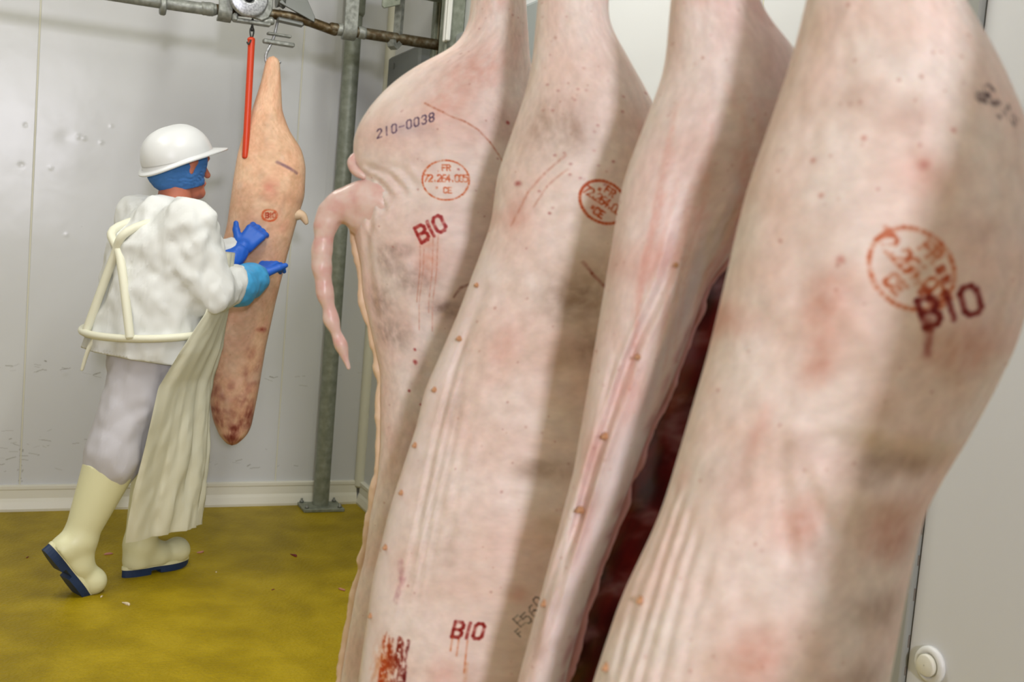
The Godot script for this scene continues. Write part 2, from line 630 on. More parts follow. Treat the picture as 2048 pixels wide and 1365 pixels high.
# ------------------------------------------------------------------ scene
func _ready() -> void:
	rng.seed = 77
	ink.seed = 3
	ink.frequency = 0.07
	# camera
	var cam := Camera3D.new()
	cam.name = "camera"
	cam.position = Vector3(0, 1.4, 0)
	cam.rotation = Vector3(deg_to_rad(-4.93), deg_to_rad(-24.4), deg_to_rad(4.81))
	var lens := CameraAttributesPhysical.new()
	lens.frustum_focal_length = 36.92
	lens.frustum_focus_distance = 2.9
	lens.exposure_aperture = 5.6
	cam.attributes = lens
	add_child(cam)
	cam.current = true
	# environment: a closed room, the sky gives nothing
	var env := Environment.new()
	env.background_mode = Environment.BG_COLOR
	env.background_color = Color(0.02, 0.02, 0.02)
	env.tonemap_mode = Environment.TONE_MAPPER_LINEAR
	env.tonemap_exposure = 1.06
	env.sdfgi_enabled = true
	env.ssao_enabled = true
	env.ssil_enabled = true
	var we := WorldEnvironment.new()
	we.name = "environment"
	we.environment = env
	add_child(we)
	materials()
	lights()
	room()
	rails()
	near_row()
	far_carcass()
	worker()
	scraps()

func lamp_area(at: Vector3, size: Vector2, rot: Vector3, col: Color, energy: float) -> void:
	var l := AreaLight3D.new()
	l.name = "lamp_light"
	l.position = at
	l.rotation = rot
	l.area_size = size
	l.light_color = col
	l.light_energy = energy
	l.area_range = 14.0
	l.area_attenuation = 2.0
	l.shadow_enabled = true
	add_child(l, true)

func lights() -> void:
	# ceiling battens: cool white tubes with a slight green cast
	var tube_col := Color(0.995, 0.99, 0.96)
	var spots := [[Vector3(-0.6, 3.34, -3.4), 2.7, "over the aisle by the back wall"], [Vector3(0.95, 3.34, -2.6), 3.5, "over the hanging row beside the side wall"], [Vector3(-1.6, 3.34, -0.6), 0.9, "over the aisle by the left wall"], [Vector3(0.0, 3.34, 1.6), 0.7, "over the aisle behind the camera"]]
	for s in spots:
		var o := thing("ceiling_lamp", s[0], "long white fluorescent batten on the ceiling " + s[2], "lamp", "fluorescent battens on the ceiling")
		part("housing", bbox(Vector3(0.16, 0.05, 1.5), 0.01), M.white_metal, o, Vector3(0, 0.03, 0))
		part("light_tube", bbox(Vector3(0.1, 0.03, 1.44), 0.012), M.glow, o, Vector3(0, -0.01, 0))
		lamp_area(s[0] + Vector3(0, -0.04, 0), Vector2(0.1, 1.44), Vector3(-PI / 2, 0, 0), tube_col, s[1])
	# flood lamp on a stand behind the camera
	var at := Vector3(-0.57, 2.36, 4.2)
	var fl := thing("flood_lamp", Vector3(at.x, 0, at.z), "flood lamp on a black tripod stand behind the row of carcasses", "lamp")
	part("pole", tube([Vector3(0, 0.3, 0), Vector3(0, 2.0, 0)], [0.016], 12), M.black, fl)
	for k in 3:
		var a := TAU * k / 3.0
		part("leg", tube([Vector3(0, 0.62, 0), Vector3(cos(a) * 0.5, 0.02, sin(a) * 0.5)], [0.012], 10), M.black, fl)
	part("lamp_head", bbox(Vector3(0.5, 0.5, 0.16), 0.03), M.black, fl, Vector3(0, at.y, 0.1))
	part("glowing_face", bbox(Vector3(0.46, 0.46, 0.012), 0.004), M.glow, fl, Vector3(0, at.y, 0.014))
	lamp_area(at + Vector3(0, 0, -0.02), Vector2(0.44, 0.44), Vector3(-0.1, -0.12, 0), Color(0.96, 0.95, 1.0), 16.8)

func materials() -> void:
	M.glow = sm(Color(1, 1, 1), 0.5)
	M.glow.emission_enabled = true
	M.glow.emission = Color(1, 1, 0.95)
	M.glow.emission_energy_multiplier = 1.0
	M.white_metal = sm(rgb8(225, 226, 222), 0.4)
	M.black = sm(rgb8(26, 26, 27), 0.5)
	M.plinth = sm(rgb8(226, 224, 208), 0.4)
	M.trim = sm(rgb8(214, 212, 192), 0.45)
	M.ceiling = sm(rgb8(232, 233, 228), 0.6)
	M.floor = tri(sm(Color.WHITE, 0.5, 0.0, 0.35), 0.55)
	M.floor.albedo_texture = noise_tex(4, 0.006, 6, [rgb8(148, 126, 0), rgb8(160, 137, 4), rgb8(172, 148, 18)], [0.2, 0.5, 0.8], 1024)
	M.floor.heightmap_enabled = true
	M.floor.heightmap_texture = noise_tex(9, 0.09, 4, [], [], 1024)
	M.floor.heightmap_scale = 0.25
	M.zinc = tri(sm(Color.WHITE, 0.42, 0.4), 3.0)
	M.zinc.albedo_texture = noise_tex(12, 0.02, 5, [rgb8(118, 121, 115), rgb8(140, 143, 137), rgb8(160, 163, 157)], [0.15, 0.5, 0.9])
	M.zinc.roughness_texture = noise_tex(13, 0.03, 4, [Color(0.45, 0.45, 0.45), Color(0.85, 0.85, 0.85)], [0.2, 0.8])
	M.zinc.roughness = 0.8
	M.dull_zinc = tri(sm(Color.WHITE, 0.5, 0.25), 2.0)
	M.dull_zinc.albedo_texture = noise_tex(15, 0.02, 5, [rgb8(122, 128, 114), rgb8(138, 144, 130), rgb8(160, 164, 152)], [0.1, 0.5, 0.95])
	M.rust = tri(sm(Color.WHITE, 0.45, 0.6), 3.0)
	M.rust.albedo_texture = noise_tex(21, 0.02, 5, [rgb8(70, 54, 30), rgb8(90, 74, 48), rgb8(122, 116, 100)], [0.2, 0.5, 0.85])
	M.bright_zinc = tri(sm(Color.WHITE, 0.34, 0.6), 5.0)
	M.bright_zinc.albedo_texture = noise_tex(17, 0.03, 4, [rgb8(132, 134, 136), rgb8(170, 172, 174), rgb8(190, 192, 194)], [0.2, 0.5, 0.85])
	M.steel_plate = sm(rgb8(118, 121, 118), 0.5, 0.6)
	M.stainless = sm(rgb8(176, 170, 146), 0.32, 0.9)
	M.grey_box = sm(rgb8(108, 112, 110), 0.5)
	M.door = sm(rgb8(146, 152, 152), 0.45)
	M.orange = sm(rgb8(208, 64, 26), 0.35)
	M.chain = sm(rgb8(44, 44, 42), 0.5, 0.3)
	M.meat = sm(Color.WHITE, 0.35, 0.0, 0.5)
	M.meat.albedo_texture = noise_tex(31, 0.012, 5, [rgb8(52, 8, 10), rgb8(92, 20, 24), rgb8(146, 84, 84)], [0.3, 0.6, 0.92], 512)
	M.joint = sm(rgb8(152, 154, 148), 0.45)
	M.gap = sm(rgb8(122, 114, 104), 0.8)
	M.rust2 = tri(sm(Color.WHITE, 0.45, 0.6), 3.0)
	M.rust2.albedo_texture = noise_tex(22, 0.02, 5, [rgb8(72, 54, 30), rgb8(100, 90, 70), rgb8(130, 128, 116)], [0.2, 0.5, 0.85])
	M.red_edge = sm(rgb8(206, 150, 146), 0.4)
	M.fat = sm(rgb8(226, 196, 164), 0.45)
	M.nipple = sm(rgb8(196, 146, 106), 0.55)
	M.coat = sm(rgb8(222, 224, 222), 0.85)
	M.trousers = sm(rgb8(196, 194, 200), 0.9)
	M.apron = sm(rgb8(228, 227, 206), 0.5)
	M.boot = sm(rgb8(228, 226, 184), 0.4)
	M.sole = sm(rgb8(20, 46, 84), 0.5)
	M.glove = sm(rgb8(34, 100, 205), 0.5)
	M.sleeve = sm(rgb8(70, 160, 214), 0.4)
	M.net = sm(rgb8(58, 112, 176), 0.8)
	M.helmet = sm(rgb8(218, 220, 221), 0.35)
	M.flesh = sm(rgb8(190, 112, 86), 0.55)
	M.flesh.subsurf_scatter_enabled = true
	M.flesh.subsurf_scatter_strength = 0.1

# ------------------------------------------------------------------ room
func wall_texture() -> Image:
	# scuffs and scratches on the white panels, 2.6 m square
	var S := 1024
	var im := Image.create(S, S, false, Image.FORMAT_RGB8)
	im.fill(rgb8(207, 209, 209))
	var mark := func(x: float, y: float, len: float, ang: float, w: float, al: float) -> void:
		var n := int(len / 0.0025) + 1
		for k in n:
			var q := Vector2(x, y) + Vector2(cos(ang), sin(ang)) * (k * 0.0025 - len / 2)
			var cx := int((q.x + 1.3) / 2.6 * S)
			var cy := int((2.6 - q.y) / 2.6 * S)
			for oy in range(-1, 2):
				for ox in range(-1, 2):
					var X: int = cx + ox
					var Y: int = cy + oy
					if X < 0 or Y < 0 or X >= S or Y >= S: continue
					var t: float = clampf(w - Vector2(ox, oy).length() * 0.6, 0.0, 1.0) * al
					im.set_pixel(X, Y, im.get_pixel(X, Y).lerp(rgb8(128, 126, 116), t))
	for band in [[0.68, -1.2, 0.34, 46, 0.02], [0.27, -0.6, 0.45, 60, 0.05], [0.22, 0.5, 1.5, 18, 0.04], [0.66, 0.9, 1.3, 10, 0.015], [1.0, -1.2, 1.5, 10, 0.5]]:
		for i in band[3]:
			mark.call(rng.randf_range(band[1], band[2]), band[0] + rng.randfn(0, band[4]), rng.randf_range(0.004, 0.05), rng.randfn(0, 0.25), rng.randf_range(0.5, 0.9), rng.randf_range(0.2, 0.7))
	for i in 14:
		mark.call(-0.05 + rng.randf_range(-0.012, 0.012), rng.randf_range(0.13, 0.34), 0.006, rng.randf_range(0, 3), 0.8, 0.5)
	return im

func dent_texture() -> Image:
	var S := 520
	var im := Image.create(S, S, false, Image.FORMAT_RF)
	var n := FastNoiseLite.new()
	n.frequency = 0.006
	n.seed = 8
	for y in S:
		for x in S: im.set_pixel(x, y, Color(0.5 + 0.16 * n.get_noise_2d(x, y), 0, 0))
	for q in [[0.075, 1.745, 0.035, -0.13], [0.1, 1.62, 0.09, 0.1], [0.13, 1.755, 0.012, 0.12], [0.155, 1.75, 0.01, 0.13], [0.23, 1.74, 0.008, 0.12], [0.27, 1.82, 0.008, 0.1], [-0.1, 1.6, 0.012, -0.12], [-0.09, 1.78, 0.01, -0.1], [0.02, 1.6, 0.01, 0.08], [0.1, 1.3, 0.01, 0.1], [0.03, 0.66, 0.02, -0.1], [0.12, 0.655, 0.012, 0.12], [1.0, 0.8, 0.02, -0.08]]:
		var c := Vector2((q[0] + 1.3) / 2.6 * S, (2.6 - q[1]) / 2.6 * S)
		var r: float = q[2] / 2.6 * S
		for y in range(int(c.y - r * 3), int(c.y + r * 3) + 1):
			for x in range(int(c.x - r * 3), int(c.x + r * 3) + 1):
				if x < 0 or y < 0 or x >= S or y >= S: continue
				var e := (Vector2(x, y) - c).length_squared() / (r * r)
				im.set_pixel(x, y, Color(im.get_pixel(x, y).r + q[3] * exp(-e), 0, 0))
	return im

func wall(called: String, at: Vector3, turn: float, from: float, to: float, height: float, label: String, joints: Array) -> Node3D:
	# a run of sandwich panels in the local plane z = 0, facing +z, joints at the given x
	var w := thing(called, at, label, "wall", "", "structure")
	w.rotation.y = turn
	var xs := [from] + joints + [to]
	part("backing", bbox(Vector3(to - from, height, 0.04), 0.002), M.trim, w, Vector3((from + to) / 2, height / 2, -0.09))
	for i in xs.size() - 1:
		var x0: float = xs[i] + 0.0022
		var x1: float = xs[i + 1] - 0.0022
		part("wall_panel", bbox(Vector3(x1 - x0, height, 0.08), 0.003, Vector2((x0 + x1) / 2 + 1.3, height / 2), 1.0 / 2.6), M.wall if called == "wall_north" else M.wall_plain, w, Vector3((x0 + x1) / 2, height / 2, -0.04))
		if i > 0: part("joint_bead", bbox(Vector3(0.006, height, 0.004), 0.001), M.trim, w, Vector3(xs[i], height / 2, -0.003))
	return w

func plinth(called: String, at: Vector3, turn: float, length: float, label: String) -> void:
	# skirting with a moulded lip and a sloped foot, running along local +x from at
	var o := thing(called, at, label, "baseboard", "", "structure")
	o.rotation.y = turn
	var pr := PackedVector2Array([Vector2(0, 0), Vector2(0.032, 0), Vector2(0.034, 0.012), Vector2(0.026, 0.045), Vector2(0.02, 0.06), Vector2(0.019, 0.098), Vector2(0.022, 0.104), Vector2(0.022, 0.118), Vector2(0.016, 0.122), Vector2(0, 0.122)])
	part("skirting", extrude(pr, length, 0.001), M.plinth, o, Vector3(length / 2, 0, 0), Vector3(0, -PI / 2, 0))

func room() -> void:
	M.wall = sm(Color.WHITE, 0.27, 0.0, 0.5)
	M.wall.albedo_texture = ImageTexture.create_from_image(wall_texture())
	M.wall.heightmap_enabled = true
	M.wall.heightmap_texture = ImageTexture.create_from_image(dent_texture())
	M.wall.heightmap_scale = 1.0
	M.wall_plain = sm(rgb8(214, 216, 217), 0.4)
	var H := 3.4
	var fl := part("floor", bbox(Vector3(6.6, 0.1, 10.6), 0.002), M.floor, self, Vector3(-1.2, -0.05, -0.4))
	tag(fl, "mustard yellow resin floor with streaks of wear", "floor", "", "structure")
	var ce := part("ceiling", bbox(Vector3(6.6, 0.1, 10.6), 0.002), M.ceiling, self, Vector3(-1.2, H + 0.05, -0.4))
	tag(ce, "white flat panel ceiling of the cold room", "ceiling", "", "structure")
	wall("wall_north", Vector3(0, 0, -5.3), 0, -4.2, 1.6, H, "white panel back wall behind the worker, dented and scuffed", [-3.62, -2.43, -1.24, -0.048, 1.141])
	wall("wall_west", Vector3(-4.2, 0, 0), PI / 2, -4.8, 5.3, H, "white panel wall on the left side of the room", [-3.6, -2.4, -1.2, 0.0, 1.2, 2.4, 3.6])
	wall("wall_south", Vector3(0, 0, 4.8), PI, -1.6, 4.2, H, "white panel wall behind the camera", [-0.4, 0.8, 2.0, 3.2])
	# side wall: from the corner to the rail opening, over the opening, and on towards the camera
	wall("wall_east", Vector3(1.6, 0, 0), -PI / 2, -5.3, -4.62, H, "short white panel side wall between the corner and the rail opening", [])
	wall("wall_east", Vector3(1.6, 0, 0), -PI / 2, -4.36, -1.545, H, "bright white panel side wall behind the hanging row", [-3.4, -2.2])
	wall("wall_east", Vector3(1.6, 0, 0), -PI / 2, -1.505, 4.8, H, "grey white panel side wall to the right of the nearest carcass", [0.2, 1.4, 2.6, 3.8])
	var lin := part("trim", bbox(Vector3(0.09, 0.6, 0.27), 0.003), M.wall_plain, self, Vector3(1.645, 3.1, -4.49))
	lin.name = "trim_1"
	tag(lin, "white panel piece above the rail opening in the side wall", "trim", "", "structure")
	var hid := part("trim_2", bbox(Vector3(0.05, H, 3.3), 0.003), M.wall_plain, self, Vector3(2.32, H / 2, -4.0))
	tag(hid, "white wall of the passage beyond the rail opening", "wall", "", "structure")
	for z in [-5.3, -2.4]:
		var e := part("trim_3", bbox(Vector3(0.7, H, 0.05), 0.003), M.wall_plain, self, Vector3(2.0, H / 2, z - 0.06))
		tag(e, "white end wall of the passage beyond the rail opening", "wall", "", "structure")
	# vertical corner trim where back and side wall meet
	var cv := part("trim_4", tube([Vector3(1.585, 0.1, -5.285), Vector3(1.585, H, -5.285)], [0.03], 16), M.trim, self)
	tag(cv, "cream rounded corner strip between back wall and side wall", "trim", "", "structure")
	# seam strip between the bright wall and the nearer panel
	var seam := thing("trim_5", Vector3(1.6, 0, -1.525), "pale vertical joint strip with sealant to the right of the carcasses", "trim", "", "structure")
	part("joint_strip", bbox(Vector3(0.05, H, 0.0402), 0.003), M.joint, seam, Vector3(0.012, H / 2, 0))
	part("backing", bbox(Vector3(0.04, H, 0.06), 0.002), M.trim, seam, Vector3(0.06, H / 2, 0))
	for k in 9:
		part("sealant_gap", bbox(Vector3(0.004, rng.randf_range(0.015, 0.04), 0.0014), 0.0003), M.gap, seam, Vector3(-0.0005, 0.47 + k * 0.078 + rng.randf_range(-0.01, 0.01), 0.0205))
	plinth("baseboard_north", Vector3(-4.2, 0, -5.3), 0, 5.77, "cream moulded skirting along the back wall")
	plinth("baseboard_east", Vector3(1.6, 0, -5.27), -PI / 2, 0.62, "short cream skirting on the side wall by the corner")
	plinth("baseboard_east", Vector3(1.6, 0, -4.26), -PI / 2, 2.7, "cream skirting on the side wall behind the hanging row")
	# plugs in the panels
	for q in [[Vector3(1.6, 0.671, -1.444), 0.036, "round white plastic plug on the grey white panel at the right"], [Vector3(1.594, 0.672, -1.575), 0.024, "small cream plug on the bright wall beside the joint strip"]]:
		var o := thing("wall_plug", q[0], q[2], "plug", "plastic plugs on the side wall")
		var r: float = q[1]
		o.rotation.z = PI / 2
		part("rim", lathe([Vector2(0.001, -0.004), Vector2(r, -0.004), Vector2(r, 0.004), Vector2(r * 0.93, 0.009), Vector2(r * 0.72, 0.011), Vector2(r * 0.66, 0.007), Vector2(0.001, 0.007)], 36), M.white_metal, o)
		part("cap", lathe([Vector2(0.001, 0.0), Vector2(r * 0.6, 0.0), Vector2(r * 0.6, 0.014), Vector2(r * 0.52, 0.019), Vector2(0.001, 0.019)], 28), M.plinth, o)
	# grey cabinet on the side wall by the corner
	var gb := thing("wall_cabinet", Vector3(1.6, 1.7, -4.9), "dark grey metal cabinet on the side wall under the rail end", "cabinet")
	part("body", bbox(Vector3(0.07, 0.6, 0.48), 0.012), M.grey_box, gb, Vector3(-0.035, 0.3, 0))
	part("front_plate", bbox(Vector3(0.012, 0.44, 0.4), 0.004), M.grey_box, gb, Vector3(-0.073, 0.22, 0))
	part("screw", lathe([Vector2(0.001, 0), Vector2(0.016, 0), Vector2(0.015, 0.004), Vector2(0.001, 0.005)], 16), M.steel_plate, gb, Vector3(-0.07, 0.545, -0.14), Vector3(0, 0, PI / 2))
	# frame of the rail opening
	var fr := thing("door_1", Vector3(1.6, 0, -4.5), "stainless lined opening in the side wall where the rail passes", "doorway", "", "structure")
	part("jamb", bbox(Vector3(0.2, 2.9, 0.012), 0.003), M.stainless, fr, Vector3(0.095, 1.45, -0.115))
	part("jamb", bbox(Vector3(0.02, 2.9, 0.05), 0.004), M.dull_zinc, fr, Vector3(-0.008, 1.45, -0.145))
	part("jamb", bbox(Vector3(0.2, 2.9, 0.012), 0.003), M.stainless, fr, Vector3(0.095, 1.45, 0.132))
	var po := thing("steel_post", Vector3(1.56, 0, -4.33), "grey green steel post with pale strips beside the rail opening", "post")
	part("channel", bbox(Vector3(0.08, 3.0, 0.09), 0.006), M.dull_zinc, po, Vector3(0, 1.5, 0))
	part("edge_strip", bbox(Vector3(0.02, 1.3, 0.02), 0.004), M.white_metal, po, Vector3(-0.045, 2.9, 0.05))
	part("edge_strip", bbox(Vector3(0.02, 1.3, 0.02), 0.004), M.white_metal, po, Vector3(-0.045, 2.9, 0.08))
	part("foot_plate", bbox(Vector3(0.1, 0.01, 0.12), 0.002), M.dull_zinc, po, Vector3(0, 0.005, 0))
	var dl := thing("door_2", Vector3(1.585, 0, -3.72), "blue grey sliding door leaf on the side wall between the carcasses", "door", "", "structure")
	part("door_leaf", bbox(Vector3(0.05, 2.25, 1.0), 0.006), M.door, dl, Vector3(-0.02, 1.15, 0))
	part("door_handle", bbox(Vector3(0.02, 0.3, 0.03), 0.005), M.black, dl, Vector3(-0.055, 2.0, 0.08))
	part("door_frame", bbox(Vector3(0.03, 0.06, 1.1), 0.006), M.door, dl, Vector3(-0.01, 2.26, 0))

# ------------------------------------------------------------------ rails and posts
func rails() -> void:
	var Z := -4.5
	# pole by the back wall
	var p := thing("support_pole", Vector3(1.36, 0, -5.2), "round galvanised steel pole standing bolted to the floor by the back wall", "pole")
	part("shaft", tube([Vector3(0, 0.01, 0), Vector3(0, 1.2, 0), Vector3(0, 2.52, 0)], [0.04], 28), M.dull_zinc, p)
	part("sleeve", tube([Vector3(0, 2.5, 0), Vector3(0, 3.4, 0)], [0.05], 28), M.dull_zinc, p)
	part("foot_plate", bbox(Vector3(0.21, 0.018, 0.17), 0.003), M.dull_zinc, p, Vector3(0, 0.009, 0.0))
	for sx in [-0.085, 0.085]:
		for sz in [-0.06, 0.06]:
			part("anchor_bolt", lathe([Vector2(0.001, 0), Vector2(0.011, 0), Vector2(0.011, 0.008), Vector2(0.006, 0.009), Vector2(0.006, 0.02), Vector2(0.001, 0.021)], 6), M.zinc, p, Vector3(sx, 0.018, sz))
	# far overhead rail with its points
	var r := thing("overhead_rail", Vector3(0.6, 2.26, Z), "rusty galvanised tube rail running overhead along the back wall", "rail")
	var rl := func(x: float, y: float, z := 0.0) -> Vector3: return Vector3(x - 0.6, y - 2.26, z)
	part("rail_tube", tube([rl.call(-3.9, 2.25), rl.call(0.0, 2.258), rl.call(0.6, 2.268)], [0.024], 20), M.zinc, r)
	part("rail_tube", tube([rl.call(0.58, 2.268), rl.call(0.9, 2.29), rl.call(1.1, 2.262)], [0.021], 20), M.rust, r)
	part("rail_tube", tube([rl.call(1.08, 2.272), rl.call(1.5, 2.275), rl.call(2.2, 2.28)], [0.024], 20), M.rust2, r)
	part("weld_collar", tube([rl.call(0.555, 2.266), rl.call(0.59, 2.267)], [0.027], 18, 1.0, 0.004), M.zinc, r)
	part("weld_collar", tube([rl.call(1.11, 2.272), rl.call(1.135, 2.272)], [0.026], 18, 1.0, 0.004), M.zinc, r)
	part("weld_collar", tube([rl.call(1.2, 2.273), rl.call(1.225, 2.273)], [0.026], 18, 1.0, 0.004), M.zinc, r)
	part("stop_lug", lathe([Vector2(0.001, -0.012), Vector2(0.036, -0.012), Vector2(0.04, -0.006), Vector2(0.04, 0.006), Vector2(0.036, 0.012), Vector2(0.001, 0.012)], 24), M.zinc, r, rl.call(0.4, 2.252), Vector3(0, 0, PI / 2))
	# broad straps that carry the rail
	for q in [[0.637, 0.055, 2.25], [1.155, 0.058, 2.258]]:
		var path := []
		for k in 9:
			var a := -PI * 0.5 + PI * 0.95 * k / 8.0
			path.append(Vector2(cos(a + PI * 0.5) * 0.0 + sin(a) * 0.036, -cos(a) * 0.036))
		var outer := PackedVector2Array()
		var inner := PackedVector2Array()
		for k in 13:
			var a := lerpf(-PI * 0.42, -PI * 1.0, k / 12.0)
			outer.append(Vector2(cos(a), sin(a)) * 0.043)
			inner.append(Vector2(cos(a), sin(a)) * 0.029)
		outer.append(Vector2(-0.043, 0.5))
		inner.append(Vector2(-0.029, 0.5))
		inner.reverse()
		var pl := outer + inner
		part("hanger_strap", extrude(pl, q[1], 0.002), M.zinc, r, rl.call(q[0], q[2] + 0.018), Vector3(0, PI / 2, 0))
	# points: plate with its bright pulley, bar and guide plate
	var plate := PackedVector2Array([Vector2(-0.075, 0.16), Vector2(-0.075, 0.03), Vector2(-0.05, -0.005), Vector2(0.0, -0.038), Vector2(0.045, -0.045), Vector2(0.072, -0.03), Vector2(0.085, 0.0), Vector2(0.09, 0.16)])
	part("points_plate", extrude(plate, 0.016, 0.004), M.zinc, r, rl.call(0.735, 2.29, 0.045))
	part("points_roller", lathe([Vector2(0.022, -0.012), Vector2(0.074, -0.012), Vector2(0.078, -0.006), Vector2(0.078, 0.004), Vector2(0.07, 0.012), Vector2(0.03, 0.016), Vector2(0.022, 0.014), Vector2(0.022, -0.012)], 40), M.bright_zinc, r, rl.call(0.72, 2.325, 0.068), Vector3(PI / 2, 0, 0))
	part("roller_pin", lathe([Vector2(0.001, -0.02), Vector2(0.018, -0.02), Vector2(0.018, 0.006), Vector2(0.001, 0.007)], 18), M.black, r, rl.call(0.72, 2.325, 0.068), Vector3(PI / 2, 0, 0))
	part("pull_bar", bbox(Vector3(0.15, 0.016, 0.034), 0.004), M.zinc, r, rl.call(0.745, 2.236, 0.03), Vector3(0, 0, 0.015))
	part("pull_bar_end", bbox(Vector3(0.022, 0.032, 0.04), 0.006), M.zinc, r, rl.call(0.676, 2.244, 0.03))
	part("pull_bar_end", tube([rl.call(0.795, 2.245, 0.03), rl.call(0.825, 2.255, 0.03)], [0.017], 14), M.zinc, r)
	var guide := PackedVector2Array([Vector2(-0.11, 0.14), Vector2(-0.105, 0.0), Vector2(-0.09, -0.03), Vector2(0.06, -0.085), Vector2(0.06, -0.062), Vector2(0.025, 0.0), Vector2(-0.02, 0.08), Vector2(-0.05, 0.14)])
	part("guide_plate", extrude(guide, 0.012, 0.002), M.steel_plate, r, rl.call(0.94, 2.362, 0.03))
	part("guide_plate", bbox(Vector3(0.03, 0.16, 0.012), 0.003), M.grey_box, r, rl.call(0.868, 2.40, 0.005), Vector3(0, 0.6, 0))
	part("guide_lip", bbox(Vector3(0.11, 0.02, 0.03), 0.006), M.steel_plate, r, rl.call(0.9, 2.262, 0.03), Vector3(0, 0, -0.06))
	# slim hook hanger at the right and its angle bracket
	var hk := PackedVector2Array([Vector2(0.012, 0.42), Vector2(0.012, 0.03), Vector2(0.012, -0.022), Vector2(-0.012, -0.045), Vector2(-0.036, -0.034), Vector2(-0.042, -0.006), Vector2(-0.026, -0.006), Vector2(-0.02, -0.02), Vector2(-0.008, -0.022), Vector2(-0.006, 0.0), Vector2(-0.006, 0.42)])
	part("hook_hanger", extrude(hk, 0.04, 0.003), M.zinc, r, rl.call(1.372, 2.268), Vector3(0, 0.5, 0))
	part("angle_bracket", extrude(PackedVector2Array([Vector2(-0.04, 0.12), Vector2(-0.04, 0.0), Vector2(-0.03, -0.008), Vector2(0.04, 0.018), Vector2(0.04, 0.12)]), 0.012, 0.002), M.dull_zinc, r, rl.call(1.325, 2.393, 0.03))
	for x in [1.302, 1.345]:
		part("bolt", lathe([Vector2(0.001, 0), Vector2(0.008, 0), Vector2(0.008, 0.006), Vector2(0.001, 0.007)], 6), M.zinc, r, rl.call(x, 2.44 if x < 1.32 else 2.435, 0.037), Vector3(PI / 2, 0, 0))
	var be := thing("overhead_beam", Vector3(1.5, 2.47, Z - 0.02), "dark galvanised channel beam above the rail beside the post", "beam")
	part("web", bbox(Vector3(0.68, 0.1, 0.02), 0.003), M.dull_zinc, be, Vector3(-0.02, 0.05, 0))
	part("flange", bbox(Vector3(0.68, 0.012, 0.07), 0.003), M.dull_zinc, be, Vector3(-0.02, 0.0, 0.025))
	part("drop_rod", tube([Vector3(0.2, 0.1, 0), Vector3(0.2, 0.93, 0)], [0.012], 10), M.dull_zinc, be)
	part("drop_rod", tube([Vector3(-0.25, 0.1, 0), Vector3(-0.25, 0.93, 0)], [0.012], 10), M.dull_zinc, be)
	# orange pull handle on its chain
	var h := thing("pull_handle", Vector3(0.748, 1.69, Z + 0.03), "orange plastic pull handle hanging on a short black chain", "handle")
	part("grip", tube([Vector3(0.003, 0.0, 0), Vector3(0.002, 0.2, 0), Vector3(0.0, 0.44, 0), Vector3(-0.002, 0.478, 0)], [0.0135, 0.0138, 0.014, 0.0165], 20), M.orange, h)
	for k in 2:
		var pts := []
		for s in 17:
			var a := TAU * s / 16.0
			pts.append(Vector3(sin(a) * 0.0105 * (1.0 if k else 0.8), 0.0235 * cos(a), sin(2 * a) * 0.003).rotated(Vector3.UP, 0.5 + 1.0 * k))
		part("chain_link", tube(pts, [0.0032], 8), M.chain, h, Vector3(-0.001, 0.502 + k * 0.034, 0))
	part("chain_hook", tube([Vector3(0, 0.487, 0.0), Vector3(-0.006, 0.47, 0.014), Vector3(-0.014, 0.455, 0.016), Vector3(-0.02, 0.462, 0.014)], [0.0035], 8), M.chain, h)
	# near overhead rail that carries the row of carcasses (above the frame)
	var n := thing("overhead_rail", Vector3(0.68, 2.36, -0.9), "straight galvanised tube rail above the row of hanging carcasses", "rail")
	part("rail_tube", tube([Vector3(0, 0, -2.2), Vector3(0, 0, 0), Vector3(0, 0, 2.6)], [0.024], 18), M.zinc, n)
	for z in [-2.1, 0.2, 2.3]:
		part("hanger_strap", bbox(Vector3(0.012, 1.03, 0.05), 0.002), M.zinc, n, Vector3(0, 0.53, z))

func meat_hook(d: Dictionary, x_rail: float, what: String, yrail := 2.36) -> Node3D:
	var c: float = (d.l[d.n - 8] + d.r[d.n - 8]) / 2
	var b := Basis(Vector3.UP, -deg_to_rad(d.heading))
	var foot := b * Vector3(c, 0, 0.0) + Vector3(d.at.x, d.y1 - 0.02, d.at.y)
	var o := thing("meat_hook", foot, "steel hook on a roller holding the hock of " + what, "hook", "hooks holding the carcasses")
	var top := Vector3(x_rail, yrail, d.at.y + 0.0) - foot
	part("hook", tube([Vector3(0.03, 0.0, 0), Vector3(0, -0.045, 0), Vector3(-0.03, 0.01, 0), top * 0.5 + Vector3(-0.01, 0, 0), top + Vector3(0, 0.02, 0)], [0.006], 10), M.bright_zinc, o)
	part("roller", lathe([Vector2(0.001, -0.015), Vector2(0.05, -0.015), Vector2(0.042, 0.0), Vector2(0.05, 0.015), Vector2(0.001, 0.015)], 24), M.zinc, o, top + Vector3(0, 0.076, 0), Vector3(0, 0, PI / 2))
	return o

# ------------------------------------------------------------------ the near row
const DEPTHS := [Vector2(0.42, 0.07), Vector2(0.65, 0.1), Vector2(0.95, 0.09), Vector2(1.22, 0.075), Vector2(1.45, 0.088), Vector2(1.58, 0.088), Vector2(1.78, 0.048), Vector2(2.0, 0.03), Vector2(2.06, 0.026)]

func V2s(flat: Array) -> Array:
	var o := []
	for i in range(0, flat.size(), 2): o.append(Vector2(flat[i], flat[i + 1]))
	return o

